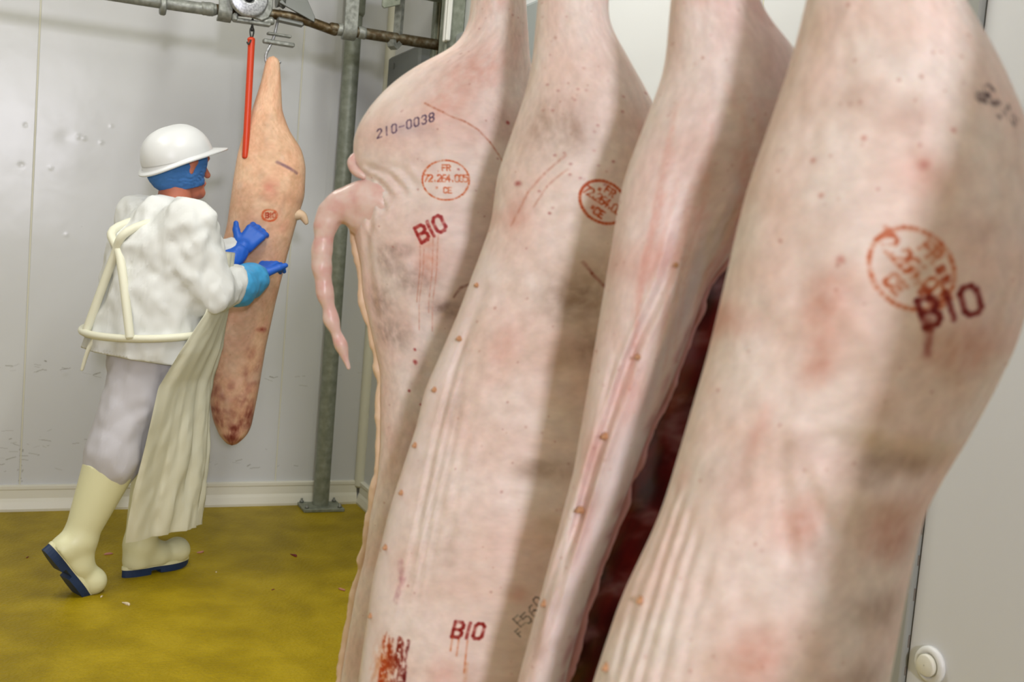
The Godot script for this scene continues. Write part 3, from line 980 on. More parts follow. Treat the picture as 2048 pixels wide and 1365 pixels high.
func near_row() -> void:
	var TW := 640
	var TH := 2048
	var orange := Color(0.80, 0.34, 0.13)
	var red := Color(0.60, 0.06, 0.04)
	var d: Dictionary
	var im: Image
	var o: Node3D

	# ---- farthest carcass of the row: ham, tail and sawn back edge on its left
	d = {"at": Vector2(0.612, -1.65), "heading": 20.36, "y0": 0.42, "y1": 2.06, "n": 300, "p": 2.5, "B": 0.03, "seed": 11, "D": DEPTHS, "smooth": 4,
		"L": [Vector2(2.06, 0.03), Vector2(1.93, 0.02), Vector2(1.801, 0.011), Vector2(1.768, 0.010), Vector2(1.739, 0.001), Vector2(1.717, -0.017), Vector2(1.683, -0.072), Vector2(1.661, -0.099), Vector2(1.637, -0.122), Vector2(1.610, -0.142), Vector2(1.583, -0.156), Vector2(1.558, -0.163), Vector2(1.516, -0.160), Vector2(1.502, -0.147), Vector2(1.483, -0.141), Vector2(1.453, -0.147), Vector2(1.428, -0.158), Vector2(1.357, -0.136), Vector2(1.306, -0.129), Vector2(1.180, -0.091), Vector2(1.055, -0.082), Vector2(0.994, -0.083), Vector2(0.932, -0.091), Vector2(0.860, -0.095), Vector2(0.798, -0.106), Vector2(0.651, -0.120), Vector2(0.5, -0.125), Vector2(0.42, -0.1)],
		"R": [Vector2(2.06, 0.085), Vector2(1.93, 0.09), Vector2(1.809, 0.100), Vector2(1.714, 0.115), Vector2(1.650, 0.133), Vector2(1.548, 0.180), Vector2(1.450, 0.197), Vector2(0.654, 0.179), Vector2(0.5, 0.165), Vector2(0.42, 0.12)]}
	d.creases = [
		[[Vector2(-0.150, 1.505), Vector2(-0.118, 1.492), Vector2(-0.086, 1.462)], 0.005, 0.006], [[Vector2(-0.135, 1.492), Vector2(-0.112, 1.47), Vector2(-0.097, 1.436)], 0.005, 0.006],
		[[Vector2(-0.145, 1.516), Vector2(-0.098, 1.504), Vector2(-0.062, 1.468)], 0.005, 0.005], [[Vector2(-0.14, 1.488), Vector2(-0.126, 1.45), Vector2(-0.118, 1.4)], 0.005, 0.006],
		[[Vector2(-0.13, 1.44), Vector2(-0.124, 1.37), Vector2(-0.112, 1.31), Vector2(-0.1, 1.26)], 0.006, 0.004], [[Vector2(-0.12, 1.52), Vector2(-0.075, 1.512), Vector2(-0.045, 1.48)], 0.006, 0.003]]
	fill_rows(d)
	im = base_skin(101, TW, TH, rgb8(236, 219, 208), rgb8(228, 188, 174), rgb8(208, 176, 159), d)
	dab(im, d, Vector2(-0.11, 1.62), 0.09, 0.07, Color(0.95, 0.9, 0.85, 0.6), 0.1)
	dab(im, d, Vector2(0.03, 1.68), 0.1, 0.06, Color(0.80, 0.5, 0.42, 0.45))
	dab(im, d, Vector2(-0.02, 1.62), 0.06, 0.05, Color(0.82, 0.52, 0.44, 0.4))
	for q in [[-0.093, 1.368, 0.03, 0.03], [-0.071, 1.386, 0.035, 0.014], [0.015, 1.297, 0.05, 0.02], [-0.1, 1.3, 0.03, 0.04], [-0.08, 1.25, 0.04, 0.03], [0.0, 1.3, 0.03, 0.012], [-0.05, 1.34, 0.05, 0.03]]:
		dab(im, d, Vector2(q[0], q[1]), q[2] * 1.2, q[3] * 1.2, Color(0.44, 0.35, 0.31, 0.42), 0.35)
	for q in [[-0.034, 1.208, 0.006], [-0.036, 1.228, 0.004], [0.01, 1.52, 0.003], [0.083, 1.6, 0.005], [-0.04, 1.16, 0.004], [-0.02, 1.14, 0.003]]:
		dab(im, d, Vector2(q[0], q[1]), q[2], q[2], Color(0.6, 0.15, 0.14, 0.8), 0.0)
	stroke(im, d, [Vector2(-0.049, 1.618), Vector2(-0.02, 1.606), Vector2(0.016, 1.594), Vector2(0.038, 1.583), Vector2(0.058, 1.566), Vector2(0.08, 1.538)], 0.003, Color(0.68, 0.34, 0.2, 0.55), 0.3, 0.8)
	lettering(im, d, "210-0038", Vector2(-0.077, 1.581), 0.0125, 0.36, 0.0022, Color(0.28, 0.2, 0.32, 0.85), 0.25, 0.98, 0.25, 0.8)
	dab(im, d, Vector2(-0.077, 1.575), 0.055, 0.02, Color(0.45, 0.38, 0.48, 0.18), 0.0)
	var st_at := Vector2(-0.007, 1.501)
	ring(im, d, st_at, 0.037, 0.031, 0.06, 0.0026, orange)
	lettering(im, d, "FR", st_at + Vector2(-0.001, 0.0195), 0.0085, 0.08, 0.0022, orange, 0.0, 0.85)
	lettering(im, d, "72.264.005", st_at + Vector2(0.0, 0.003), 0.0105, 0.08, 0.0021, orange, 0.0, 0.66)
	lettering(im, d, "CE", st_at + Vector2(0.004, -0.0155), 0.0085, 0.06, 0.0022, orange, 0.0, 0.85)
	lettering(im, d, "**", st_at + Vector2(-0.016, 0.013), 0.006, 0.08, 0.002, orange, 0.0, 0.8, 0.8)
	lettering(im, d, "**", st_at + Vector2(-0.016, -0.0135), 0.007, 0.08, 0.002, orange, 0.0, 0.8, 0.8)
	dab(im, d, Vector2(-0.025, 1.385), 0.028, 0.06, Color(0.84, 0.5, 0.36, 0.35), 0.4)
	lettering(im, d, "BIO", Vector2(-0.025, 1.423), 0.025, 0.58, 0.0052, red, 0.05, 0.62, 0.3)
	for q in [[-0.04, 1.405, 0.1], [-0.033, 1.39, 0.13], [-0.02, 1.41, 0.12], [-0.012, 1.42, 0.16]]:
		stroke(im, d, [Vector2(q[0], q[1]), Vector2(q[0] + 0.002, q[1] - q[2])], 0.002, Color(0.72, 0.3, 0.16, 0.35), 0.4, 0.8)
	stroke(im, d, [Vector2(0.05, 1.345), Vector2(0.032, 1.335), Vector2(0.02, 1.318)], 0.004, Color(0.5, 0.28, 0.22, 0.6), 0.3, 0.8)
	o = carcass(d, "pale half pig carcass with tail, farthest of the near row, stamped 210-0038", im)
	var tm := sm(Color.WHITE, 0.35)
	tm.albedo_texture = noise_tex(44, 0.02, 3, [rgb8(222, 174, 164), rgb8(229, 196, 183), rgb8(233, 209, 197)], [0.12, 0.45, 0.8], 256)
	tri(tm, 6.0, false)
	tm.subsurf_scatter_enabled = true
	tm.subsurf_scatter_strength = 0.12
	var tb := []
	var tp := [lp(d, -0.112, 1.462, 0.028), lp(d, -0.144, 1.460, 0.028), lp(d, -0.172, 1.4515, 0.026), lp(d, -0.19, 1.436, 0.026), lp(d, -0.1965, 1.412, 0.026), lp(d, -0.199, 1.375, 0.026), lp(d, -0.198, 1.345, 0.025), lp(d, -0.190, 1.305, 0.024), lp(d, -0.177, 1.262, 0.022), lp(d, -0.159, 1.222, 0.02), lp(d, -0.143, 1.183, 0.018)]
	var tr := [0.0315, 0.0255, 0.0195, 0.0155, 0.0135, 0.0122, 0.0118, 0.0104, 0.009, 0.007, 0.0045]
	for k in tp.size() - 1: tb.append([tp[k], tp[k + 1], tr[k], tr[k + 1]])
	tb.append([lp(d, -0.07, 1.462, 0.012), tp[0], 0.044, 0.033])
	tb.append([lp(d, -0.1, 1.45, 0.032), lp(d, -0.15, 1.444, 0.03), 0.026, 0.014])
	tb.append([lp(d, -0.158, 1.438, 0.026), lp(d, -0.14, 1.430, 0.036), 0.008, 0.011])
	tb.append([lp(d, -0.102, 1.425, 0.026), lp(d, -0.138, 1.428, 0.026), 0.022, 0.012])
	tb.append([lp(d, -0.128, 1.405, 0.02), lp(d, -0.146, 1.418, 0.018), 0.016, 0.01])
	var tail := part("tail", soft(tb, 0.02, 0.0036, 0.0016, Vector3.ONE, 26.0), tm, o)
	tag(tail, "thin pink tail hanging down")
	part("skin_fold", tube([lp(d, -0.15, 1.535, 0.02), lp(d, -0.161, 1.522, 0.026), lp(d, -0.155, 1.508, 0.03), lp(d, -0.138, 1.498, 0.034)], [0.006, 0.0075, 0.0085, 0.006], 14, 1.0, 0.002, 3), tm, o)
	var rim := []
	for k in 40:
		var y := lerpf(0.46, 1.43, k / 39.0)
		rim.append(lp(d, spans(d, y)[0] - 0.001 + rng.randf_range(-0.0028, 0.0022), y, 0.0))
	tag(part("fat_edge", tube(rim, [0.0075], 12, 1.0, 0.004, 9), M.fat, o), "bumpy cream fat along the sawn back edge")
	meat_hook(d, 0.68, "the farthest carcass")

	# ---- second carcass: belly edge with teats on its left
	d = {"at": Vector2(0.685, -1.321), "heading": 27.39, "y0": 0.42, "y1": 2.06, "n": 300, "p": 2.5, "B": 0.03, "seed": 23, "D": DEPTHS,
		"L": [Vector2(2.06, -0.06), Vector2(1.9, -0.075), Vector2(1.747, -0.082), Vector2(1.666, -0.082), Vector2(1.621, -0.087), Vector2(1.502, -0.118), Vector2(1.433, -0.121), Vector2(1.306, -0.157), Vector2(1.187, -0.198), Vector2(1.144, -0.203), Vector2(1.020, -0.233), Vector2(0.912, -0.251), Vector2(0.748, -0.261), Vector2(0.55, -0.25), Vector2(0.42, -0.2)],
		"R": [Vector2(2.06, 0.0), Vector2(1.9, 0.007), Vector2(1.754, 0.016), Vector2(1.741, 0.015), Vector2(1.717, 0.021), Vector2(1.620, 0.088), Vector2(1.537, 0.128), Vector2(1.455, 0.143), Vector2(0.792, 0.149), Vector2(0.55, 0.14), Vector2(0.42, 0.08)]}
	d.creases = [
		[[Vector2(-0.131, 1.301), Vector2(-0.153, 1.23), Vector2(-0.170, 1.138), Vector2(-0.187, 0.987), Vector2(-0.203, 0.82)], 0.0035, 0.0035], [[Vector2(-0.141, 1.259), Vector2(-0.162, 1.166), Vector2(-0.177, 1.045), Vector2(-0.193, 0.84)], 0.003, 0.003],
		[[Vector2(-0.136, 1.25), Vector2(-0.150, 1.162), Vector2(-0.166, 1.046), Vector2(-0.179, 0.86)], 0.003, 0.0028], [[Vector2(-0.134, 1.243), Vector2(-0.144, 1.139), Vector2(-0.155, 1.012), Vector2(-0.165, 0.88)], 0.0035, 0.0022], [[Vector2(-0.118, 1.22), Vector2(-0.13, 1.1), Vector2(-0.14, 0.95)], 0.005, 0.0016],
		[[Vector2(-0.115, 1.36), Vector2(-0.135, 1.29), Vector2(-0.165, 1.2)], 0.008, 0.004]]
	fill_rows(d)
	im = base_skin(202, TW, TH, rgb8(236, 220, 210), rgb8(231, 197, 183), rgb8(213, 187, 169), d)
	for q in [[0.006, 1.341, 0.06, 0.03], [0.03, 1.27, 0.05, 0.025], [0.04, 1.29, 0.03, 0.03], [-0.034, 1.105, 0.05, 0.02], [0.0, 1.109, 0.04, 0.018], [0.02, 1.35, 0.07, 0.06], [-0.05, 1.57, 0.05, 0.05]]:
		dab(im, d, Vector2(q[0], q[1]), q[2] * 1.3, q[3] * 1.3, Color(0.48, 0.36, 0.27, 0.36), 0.25)
	for i in 30:
		var q := Vector2(rng.randf_range(-0.06, 0.1), rng.randf_range(1.45, 1.66))
		dab(im, d, q, 0.004, 0.003, Color(0.6, 0.24, 0.22, rng.randf_range(0.2, 0.6)), 0.0)
	stroke(im, d, [Vector2(-0.024, 1.53), Vector2(-0.05, 1.504), Vector2(-0.07, 1.478), Vector2(-0.089, 1.433)], 0.0035, Color(0.72, 0.4, 0.3, 0.4), 0.3, 0.8)
	stroke(im, d, [Vector2(-0.02, 1.512), Vector2(-0.045, 1.488), Vector2(-0.06, 1.46)], 0.003, Color(0.72, 0.4, 0.3, 0.35), 0.3, 0.8)
	stroke(im, d, [Vector2(0.012, 1.392), Vector2(0.025, 1.378), Vector2(0.043, 1.362)], 0.004, Color(0.5, 0.2, 0.16, 0.6), 0.3, 0.8)
	dab(im, d, Vector2(-0.085, 1.49), 0.008, 0.006, Color(0.6, 0.22, 0.2, 0.7), 0.2)
	st_at = Vector2(0.031, 1.473)
	var oc := Color(0.74, 0.30, 0.12, 0.95)
	ring(im, d, st_at, 0.033, 0.026, -0.5, 0.0038, oc, 0.25)
	lettering(im, d, "FR", st_at + Vector2(0.008, 0.0145), 0.009, -0.5, 0.0028, oc, 0.0, 0.85)
	lettering(im, d, "72.264.005", st_at + Vector2(0.002, 0.001), 0.0105, -0.5, 0.0026, oc, 0.0, 0.6)
	lettering(im, d, "CE", st_at + Vector2(-0.004, -0.0145), 0.009, -0.5, 0.0028, oc, 0.0, 0.85)
	lettering(im, d, "*", st_at + Vector2(-0.013, -0.008), 0.008, -0.5, 0.003, oc)
	lettering(im, d, "*", st_at + Vector2(-0.006, 0.0165), 0.008, -0.5, 0.003, oc)
	lettering(im, d, "BIO", Vector2(-0.1, 0.876), 0.021, 0.02, 0.0046, Color(0.52, 0.05, 0.03), 0.2, 0.68, 0.3)
	for q in [[-0.121, 0.866, 0.02], [-0.112, 0.864, 0.024], [-0.1, 0.862, 0.045]]:
		stroke(im, d, [Vector2(q[0], q[1]), Vector2(q[0] - 0.001, q[1] - q[2])], 0.0025, Color(0.78, 0.34, 0.12, 0.6), 0.3, 0.8)
	stroke(im, d, [Vector2(-0.098, 0.83), Vector2(-0.1, 0.72)], 0.005, Color(0.78, 0.5, 0.3, 0.4), 0.3, 0.9)
	for k in 26:
		var y := lerpf(0.45, 1.38, k / 25.0)
		dab(im, d, Vector2(spans(d, y)[0] + 0.014, y), 0.026, 0.045, Color(0.93, 0.87, 0.85, 0.6), 0.15)
	# brushed-on stain at the bottom
	for i in 90:
		var x := rng.randf_range(-0.222, -0.182)
		var y := rng.randf_range(0.77, 0.855)
		var t := (x + 0.222) / 0.04
		stroke(im, d, [Vector2(x, y), Vector2(x + rng.randf_range(-0.003, 0.001), y - rng.randf_range(0.008, 0.03))], rng.randf_range(0.002, 0.006), Color(0.72 - 0.34 * t, 0.24 - 0.2 * t, 0.06 - 0.02 * t, 0.7), 0.5, 0.7)
	dab(im, d, Vector2(-0.22, 0.8), 0.03, 0.06, Color(0.8, 0.44, 0.2, 0.6), 0.5)
	for k in 5:
		lettering(im, d, ["E", "5", "6", "0", "F"][k], [Vector2(-0.0314, 0.8978), Vector2(-0.0220, 0.9024), Vector2(-0.0137, 0.9134), Vector2(-0.0078, 0.9263), Vector2(-0.0300, 0.8813)][k], 0.0145 if k < 4 else 0.010, 0.85, 0.0021, Color(0.25, 0.22, 0.19, 0.65), 0.0, 0.7, 0.35, 0.8)
	stroke(im, d, [Vector2(-0.204, 0.955), Vector2(-0.2, 0.93), Vector2(-0.206, 0.9)], 0.008, Color(0.66, 0.36, 0.42, 0.4), 0.4, 0.9)
	o = carcass(d, "half pig carcass with teats down its left edge, second from the far end", im)
	for q in [[-0.130, 1.348], [-0.149, 1.272], [-0.178, 1.197], [-0.200, 1.115], [-0.213, 1.047], [-0.23, 0.966], [-0.244, 0.864], [-0.24, 0.76]]:
		nipple(d, o, q[0], q[1])
	meat_hook(d, 0.68, "the second carcass")

	# ---- third carcass: opened belly flap turned to the right
	d = {"at": Vector2(0.660, -1.047), "heading": 32.22, "y0": 0.42, "y1": 2.06, "n": 300, "p": 2.4, "B": 0.02, "seed": 37, "smooth": 14,
		"D": [Vector2(0.42, 0.05), Vector2(0.65, 0.06), Vector2(0.95, 0.055), Vector2(1.22, 0.06), Vector2(1.45, 0.075), Vector2(1.58, 0.085), Vector2(1.78, 0.048), Vector2(2.0, 0.03), Vector2(2.06, 0.026)],
		"L": [Vector2(2.06, -0.005), Vector2(1.85, -0.018), Vector2(1.699, -0.021), Vector2(1.626, -0.020), Vector2(1.603, -0.024), Vector2(1.498, -0.054), Vector2(1.469, -0.058), Vector2(1.146, -0.082), Vector2(0.886, -0.126), Vector2(0.6, -0.17), Vector2(0.42, -0.15)],
		"R": [Vector2(2.06, 0.06), Vector2(1.85, 0.062), Vector2(1.704, 0.075), Vector2(1.679, 0.090), Vector2(1.641, 0.130), Vector2(1.613, 0.146), Vector2(1.569, 0.154), Vector2(1.518, 0.143), Vector2(1.470, 0.114), Vector2(1.385, 0.053), Vector2(1.329, 0.040), Vector2(1.250, 0.019), Vector2(1.208, 0.003), Vector2(1.170, -0.006), Vector2(0.991, -0.052), Vector2(0.902, -0.068), Vector2(0.6, -0.09), Vector2(0.42, -0.1)]}
	d.creases = [
		[[Vector2(0.022, 1.50), Vector2(0.004, 1.382), Vector2(-0.022, 1.307), Vector2(-0.043, 1.225), Vector2(-0.057, 1.166), Vector2(-0.073, 1.089), Vector2(-0.104, 0.985), Vector2(-0.118, 0.88)], 0.0055, 0.008], [[Vector2(-0.008, 1.359), Vector2(-0.036, 1.266), Vector2(-0.06, 1.138), Vector2(-0.09, 0.99)], 0.004, 0.0035],
		[[Vector2(0.05, 1.45), Vector2(0.032, 1.362), Vector2(0.010, 1.282), Vector2(-0.01, 1.2)], 0.006, 0.006], [[Vector2(-0.042, 1.299), Vector2(-0.056, 1.196), Vector2(-0.074, 1.066), Vector2(-0.1, 0.93)], 0.004, 0.003], [[Vector2(0.075, 1.48), Vector2(0.05, 1.41), Vector2(0.025, 1.31)], 0.005, 0.005]]
	fill_rows(d)
	im = base_skin(303, TW, TH, rgb8(238, 221, 213), rgb8(233, 197, 188), rgb8(223, 191, 179), d)
	# paler fat of the turned-over flap, right of the teats
	for k in 30:
		var y := lerpf(0.45, 1.42, k / 29.0)
		var r: float = spans(d, y)[1]
		dab(im, d, Vector2(r - 0.018, y), 0.02, 0.045, Color(0.93, 0.87, 0.86, 0.75), 0.2)
		if rng.randf() < 0.8: dab(im, d, Vector2(r - 0.004, y + rng.randf_range(-0.02, 0.02)), 0.005, 0.02, Color(0.66, 0.34, 0.38, 0.5), 0.3)
	for i in 24:
		var x := rng.randf_range(-0.01, 0.12)
		stroke(im, d, [Vector2(x, rng.randf_range(1.4, 1.6)), Vector2(x - 0.02, rng.randf_range(1.25, 1.4))], 0.006, Color(0.86, 0.62, 0.56, 0.25), 0.3, 1.0)
	o = carcass(d, "half pig carcass with opened belly flap showing dark red inside, third in the row", im)
	for q in [[0.014, 1.399], [-0.019, 1.293], [-0.048, 1.199], [-0.069, 1.110], [-0.101, 0.991]]:
		nipple(d, o, q[0], q[1], 0.0028)
	var edge := []
	for k in 44:
		var y := lerpf(0.48, 1.49, k / 43.0)
		edge.append(lp(d, spans(d, y)[1] + 0.001 + rng.randf_range(-0.002, 0.003), y, -0.002))
	tag(part("cut_edge", tube(edge, [0.005, 0.006, 0.005], 10, 1.0, 0.004, 19), M.red_edge, o), "raw pink red rim of the flap")
	# inside of the ribs, hollow, seen through the opening
	var cav := {"y0": 0.46, "y1": 1.62, "n": 160, "p": 3.0, "B": 0.012, "seed": 5, "D": [Vector2(0.4, 0.008), Vector2(1.62, 0.008)], "arch": -0.045, "smooth": 12, "L": [], "R": []}
	for k in 12:
		var y := lerpf(0.46, 1.62, k / 11.0)
		var r: float = spans(d, y)[1]
		cav.L.append(Vector2(y, r - 0.045))
		cav.R.append(Vector2(y, r + (0.19 if y < 1.4 else lerpf(0.19, 0.0, (y - 1.4) / 0.22))))
	fill_rows(cav)
	var cm := sm(Color.WHITE, 0.3, 0.0, 0.5)
	var ci := Image.create(192, 512, false, Image.FORMAT_RGB8)
	for y in 512:
		for x in 192:
			var a := clampf(0.5 + ink.get_noise_2d(x * 0.5, y * 0.25) * 1.3, 0.0, 1.0)
			var b := clampf(ink.get_noise_2d(x * 0.3 + 300, y * 0.5) * 2.2 - 0.25, 0.0, 1.0)
			ci.set_pixel(x, y, rgb8(64, 8, 12).lerp(rgb8(124, 24, 26), a).lerp(rgb8(170, 130, 130), b * 0.7))
	cm.albedo_texture = ImageTexture.create_from_image(ci)
	tag(part("rib_cavity", shell(cav, true, 40), cm, o, Vector3(0, 0.04, -0.03)), "hollow dark red inside of the ribs with pale membranes")
	part("rib_cavity_back", shell(cav, false, 24), M.fat, o, Vector3(0, 0.04, -0.03))
	meat_hook(d, 0.68, "the third carcass")

	# ---- nearest carcass in view
	d = {"at": Vector2(0.706, -0.758), "heading": 42.96, "y0": 0.42, "y1": 2.06, "n": 300, "p": 2.4, "B": 0.03, "seed": 53, "smooth": 14,
		"D": DEPTHS,
		"L": [Vector2(2.06, -0.05), Vector2(1.85, -0.068), Vector2(1.656, -0.085), Vector2(1.598, -0.093), Vector2(1.472, -0.123), Vector2(1.319, -0.143), Vector2(1.172, -0.170), Vector2(1.140, -0.178), Vector2(1.063, -0.205), Vector2(0.964, -0.227), Vector2(0.7, -0.26), Vector2(0.42, -0.2)],
		"R": [Vector2(2.06, 0.01), Vector2(1.85, 0.015), Vector2(1.72, 0.025), Vector2(1.656, 0.049), Vector2(1.600, 0.087), Vector2(1.553, 0.112), Vector2(1.527, 0.121), Vector2(1.492, 0.129), Vector2(1.448, 0.134), Vector2(1.404, 0.135), Vector2(1.349, 0.127), Vector2(1.280, 0.104), Vector2(1.195, 0.069), Vector2(1.12, 0.062), Vector2(1.024, 0.056), Vector2(0.7, 0.04), Vector2(0.42, 0.0)]}
	d.creases = [
		[[Vector2(-0.143, 1.200), Vector2(-0.158, 1.130), Vector2(-0.170, 1.059), Vector2(-0.19, 0.95)], 0.0035, 0.0028], [[Vector2(-0.134, 1.182), Vector2(-0.147, 1.122), Vector2(-0.158, 1.057), Vector2(-0.175, 0.95)], 0.0035, 0.0028],
		[[Vector2(-0.126, 1.164), Vector2(-0.136, 1.105), Vector2(-0.143, 1.050), Vector2(-0.155, 0.95)], 0.0035, 0.0025], [[Vector2(-0.151, 1.208), Vector2(-0.168, 1.138), Vector2(-0.184, 1.076), Vector2(-0.2, 0.96)], 0.0035, 0.0025],
		[[Vector2(-0.111, 1.139), Vector2(-0.122, 1.079), Vector2(-0.13, 0.97)], 0.004, 0.0018], [[Vector2(-0.061, 1.265), Vector2(-0.054, 1.195), Vector2(-0.039, 1.127)], 0.006, 0.0022], [[Vector2(-0.05, 1.243), Vector2(-0.023, 1.195), Vector2(-0.005, 1.165)], 0.006, 0.002], [[Vector2(0.115, 1.43), Vector2(0.105, 1.4), Vector2(0.095, 1.36)], 0.006, 0.003],
		[[Vector2(-0.01, 1.25), Vector2(0.03, 1.243), Vector2(0.09, 1.235)], 0.02, 0.006, 1]]
	fill_rows(d)
	im = base_skin(404, TW, TH, rgb8(237, 222, 212), rgb8(231, 195, 180), rgb8(217, 186, 167), d)
	for q in [[-0.037, 1.380, 0.035, 0.05, 0], [-0.036, 1.327, 0.025, 0.04, 0], [0.02, 1.237, 0.03, 0.03, 1], [0.052, 1.242, 0.04, 0.02, 1], [0.08, 1.35, 0.05, 0.05, 0], [0.038, 1.107, 0.04, 0.03, 1], [-0.037, 1.179, 0.03, 0.04, 0], [-0.134, 1.352, 0.03, 0.03, 0], [0.04, 1.18, 0.04, 0.05, 0], [-0.06, 1.05, 0.04, 0.05, 0], [0.0, 1.0, 0.03, 0.06, 0], [0.03, 1.04, 0.03, 0.04, 1]]:
		dab(im, d, Vector2(q[0], q[1]), q[2], q[3], Color(0.42, 0.3, 0.22, 0.36) if q[4] else Color(0.70, 0.38, 0.28, 0.42), 0.2)
	st_at = Vector2(0.030, 1.4125)
	oc = Color(0.76, 0.38, 0.22, 0.75)
	ring(im, d, st_at, 0.0375, 0.031, -0.75, 0.0038, oc, 0.35, 0.8)
	lettering(im, d, "FR", st_at + Vector2(0.014, 0.016), 0.011, -0.75, 0.0036, oc, 0.0, 0.85, 0.35, 0.8)
	lettering(im, d, "72.264.005", st_at + Vector2(0.001, 0.001), 0.0135, -0.75, 0.0036, oc, 0.0, 0.6, 0.45, 0.8)
	lettering(im, d, "CE", st_at + Vector2(-0.011, -0.014), 0.011, -0.75, 0.0036, oc, 0.0, 0.85, 0.35, 0.8)
	lettering(im, d, "**", st_at + Vector2(0.026, -0.003), 0.012, -1.0, 0.005, Color(0.66, 0.24, 0.12, 0.9))
	lettering(im, d, "**", st_at + Vector2(0.017, -0.022), 0.014, -0.75, 0.006, Color(0.66, 0.24, 0.12, 0.8))
	lettering(im, d, "BIO", Vector2(0.064, 1.384), 0.0235, 0.38, 0.0048, Color(0.42, 0.04, 0.03, 0.9), 0.0, 0.72, 0.25, 0.7)
	stroke(im, d, [Vector2(0.049, 1.376), Vector2(0.05, 1.363), Vector2(0.051, 1.34)], 0.007, Color(0.42, 0.05, 0.03, 0.5), 0.3, 0.9)
	lettering(im, d, "8*1*", Vector2(0.085, 1.553), 0.013, -0.62, 0.004, Color(0.3, 0.24, 0.24, 0.7), 0.0, 0.8, 0.6, 0.9)
	for q in [[-0.028, 1.416, 0.006], [-0.02, 1.52, 0.004], [-0.05, 1.47, 0.004], [-0.06, 1.5, 0.004], [0.03, 1.5, 0.008], [0.05, 1.53, 0.004]]:
		dab(im, d, Vector2(q[0], q[1]), q[2], q[2], Color(0.7, 0.38, 0.32, 0.5), 0.0)
	o = carcass(d, "nearest pale half pig carcass with round stamp over red BIO, at the right", im)
	nipple(d, o, -0.176, 1.076, 0.0038)
	for q in [[-0.205, 1.0], [-0.225, 0.9]]: nipple(d, o, q[0], q[1], 0.0038)
	meat_hook(d, 0.68, "the nearest carcass")
	# the next one, just outside the frame, whose shade falls on the nearest carcass
	var c5 := o.duplicate()
	c5.name = "pig_carcass_004"
	c5.position = Vector3(0.68, 0.42, -0.28)
	c5.rotation.y = -deg_to_rad(50.0)
	add_child(c5, true)
	tag(c5, "half pig carcass beyond the right edge, next along the row", "carcass", "pig halves hanging in the near row")
	d.at = Vector2(0.68, -0.28)
	d.heading = 50.0
	meat_hook(d, 0.68, "the carcass beyond the right edge")

# ------------------------------------------------------------------ the carcass that is being pushed
func far_carcass() -> void:
	var d := {"at": Vector2(0.84, -4.5), "heading": 10.6, "y0": 0.47, "y1": 2.12, "n": 180, "nu": 60, "p": 2.4, "B": 0.03, "seed": 71, "smooth": 6, "D": [Vector2(0.47, 0.06), Vector2(0.7, 0.09), Vector2(1.2, 0.07), Vector2(1.55, 0.085), Vector2(1.8, 0.06), Vector2(2.0, 0.032), Vector2(2.12, 0.028)],
		"L": [Vector2(2.12, -0.02), Vector2(2.0, -0.04), Vector2(1.9, -0.065), Vector2(1.8, -0.095), Vector2(1.7, -0.115), Vector2(1.6, -0.125), Vector2(1.4, -0.14), Vector2(1.2, -0.18), Vector2(1.0, -0.195), Vector2(0.75, -0.185), Vector2(0.58, -0.15), Vector2(0.47, -0.1)],
		"R": [Vector2(2.12, 0.03), Vector2(2.0, 0.045), Vector2(1.9, 0.055), Vector2(1.82, 0.09), Vector2(1.75, 0.145), Vector2(1.68, 0.167), Vector2(1.55, 0.17), Vector2(1.47, 0.15), Vector2(1.3, 0.115), Vector2(1.1, 0.08), Vector2(0.9, 0.05), Vector2(0.7, 0.03), Vector2(0.55, 0.01), Vector2(0.47, -0.03)]}
	fill_rows(d)
	var im := base_skin(505, 192, 768, rgb8(226, 188, 156), rgb8(218, 162, 130), rgb8(190, 140, 102), d)
	stroke(im, d, [Vector2(0.05, 1.68), Vector2(0.13, 1.645)], 0.012, Color(0.4, 0.28, 0.36, 0.7), 0.2, 0.8)
	ring(im, d, Vector2(0.03, 1.46), 0.03, 0.024, 0.1, 0.008, Color(0.8, 0.34, 0.16, 0.9))
	lettering(im, d, "BIO", Vector2(0.035, 1.46), 0.02, 0.1, 0.006, Color(0.7, 0.24, 0.12, 0.9), 0.0, 0.7)
	dab(im, d, Vector2(0.03, 1.57), 0.06, 0.07, Color(0.78, 0.4, 0.34, 0.5))
	dab(im, d, Vector2(0.03, 0.98), 0.03, 0.018, Color(0.5, 0.14, 0.1, 0.9), 0.4)
	for i in 60:
		dab(im, d, Vector2(rng.randf_range(-0.17, 0.03), 0.47 + absf(rng.randfn(0, 0.17))), rng.randf_range(0.015, 0.05), rng.randf_range(0.02, 0.07), Color(0.40, 0.1, 0.09, 0.35), 0.4)
	var o := carcass(d, "tan half pig carcass with bloody lower end pushed by the worker's gloves", im, "")
	o.remove_meta("group")
	part("tail_stub", tube([lp(d, 0.13, 1.475, 0.02), lp(d, 0.165, 1.47, 0.02), lp(d, 0.185, 1.44, 0.02)], [0.03, 0.02, 0.009], 12), M.fat, o)
	var hk := meat_hook(d, 0.86, "the carcass the worker pushes", 2.29)
	part("spreader_bar", bbox(Vector3(0.13, 0.018, 0.03), 0.004), M.zinc, hk, Vector3(0.02, 0.075, 0.0))
	part("spreader_bar", bbox(Vector3(0.1, 0.01, 0.03), 0.003), M.zinc, hk, Vector3(0.02, 0.108, 0.0))

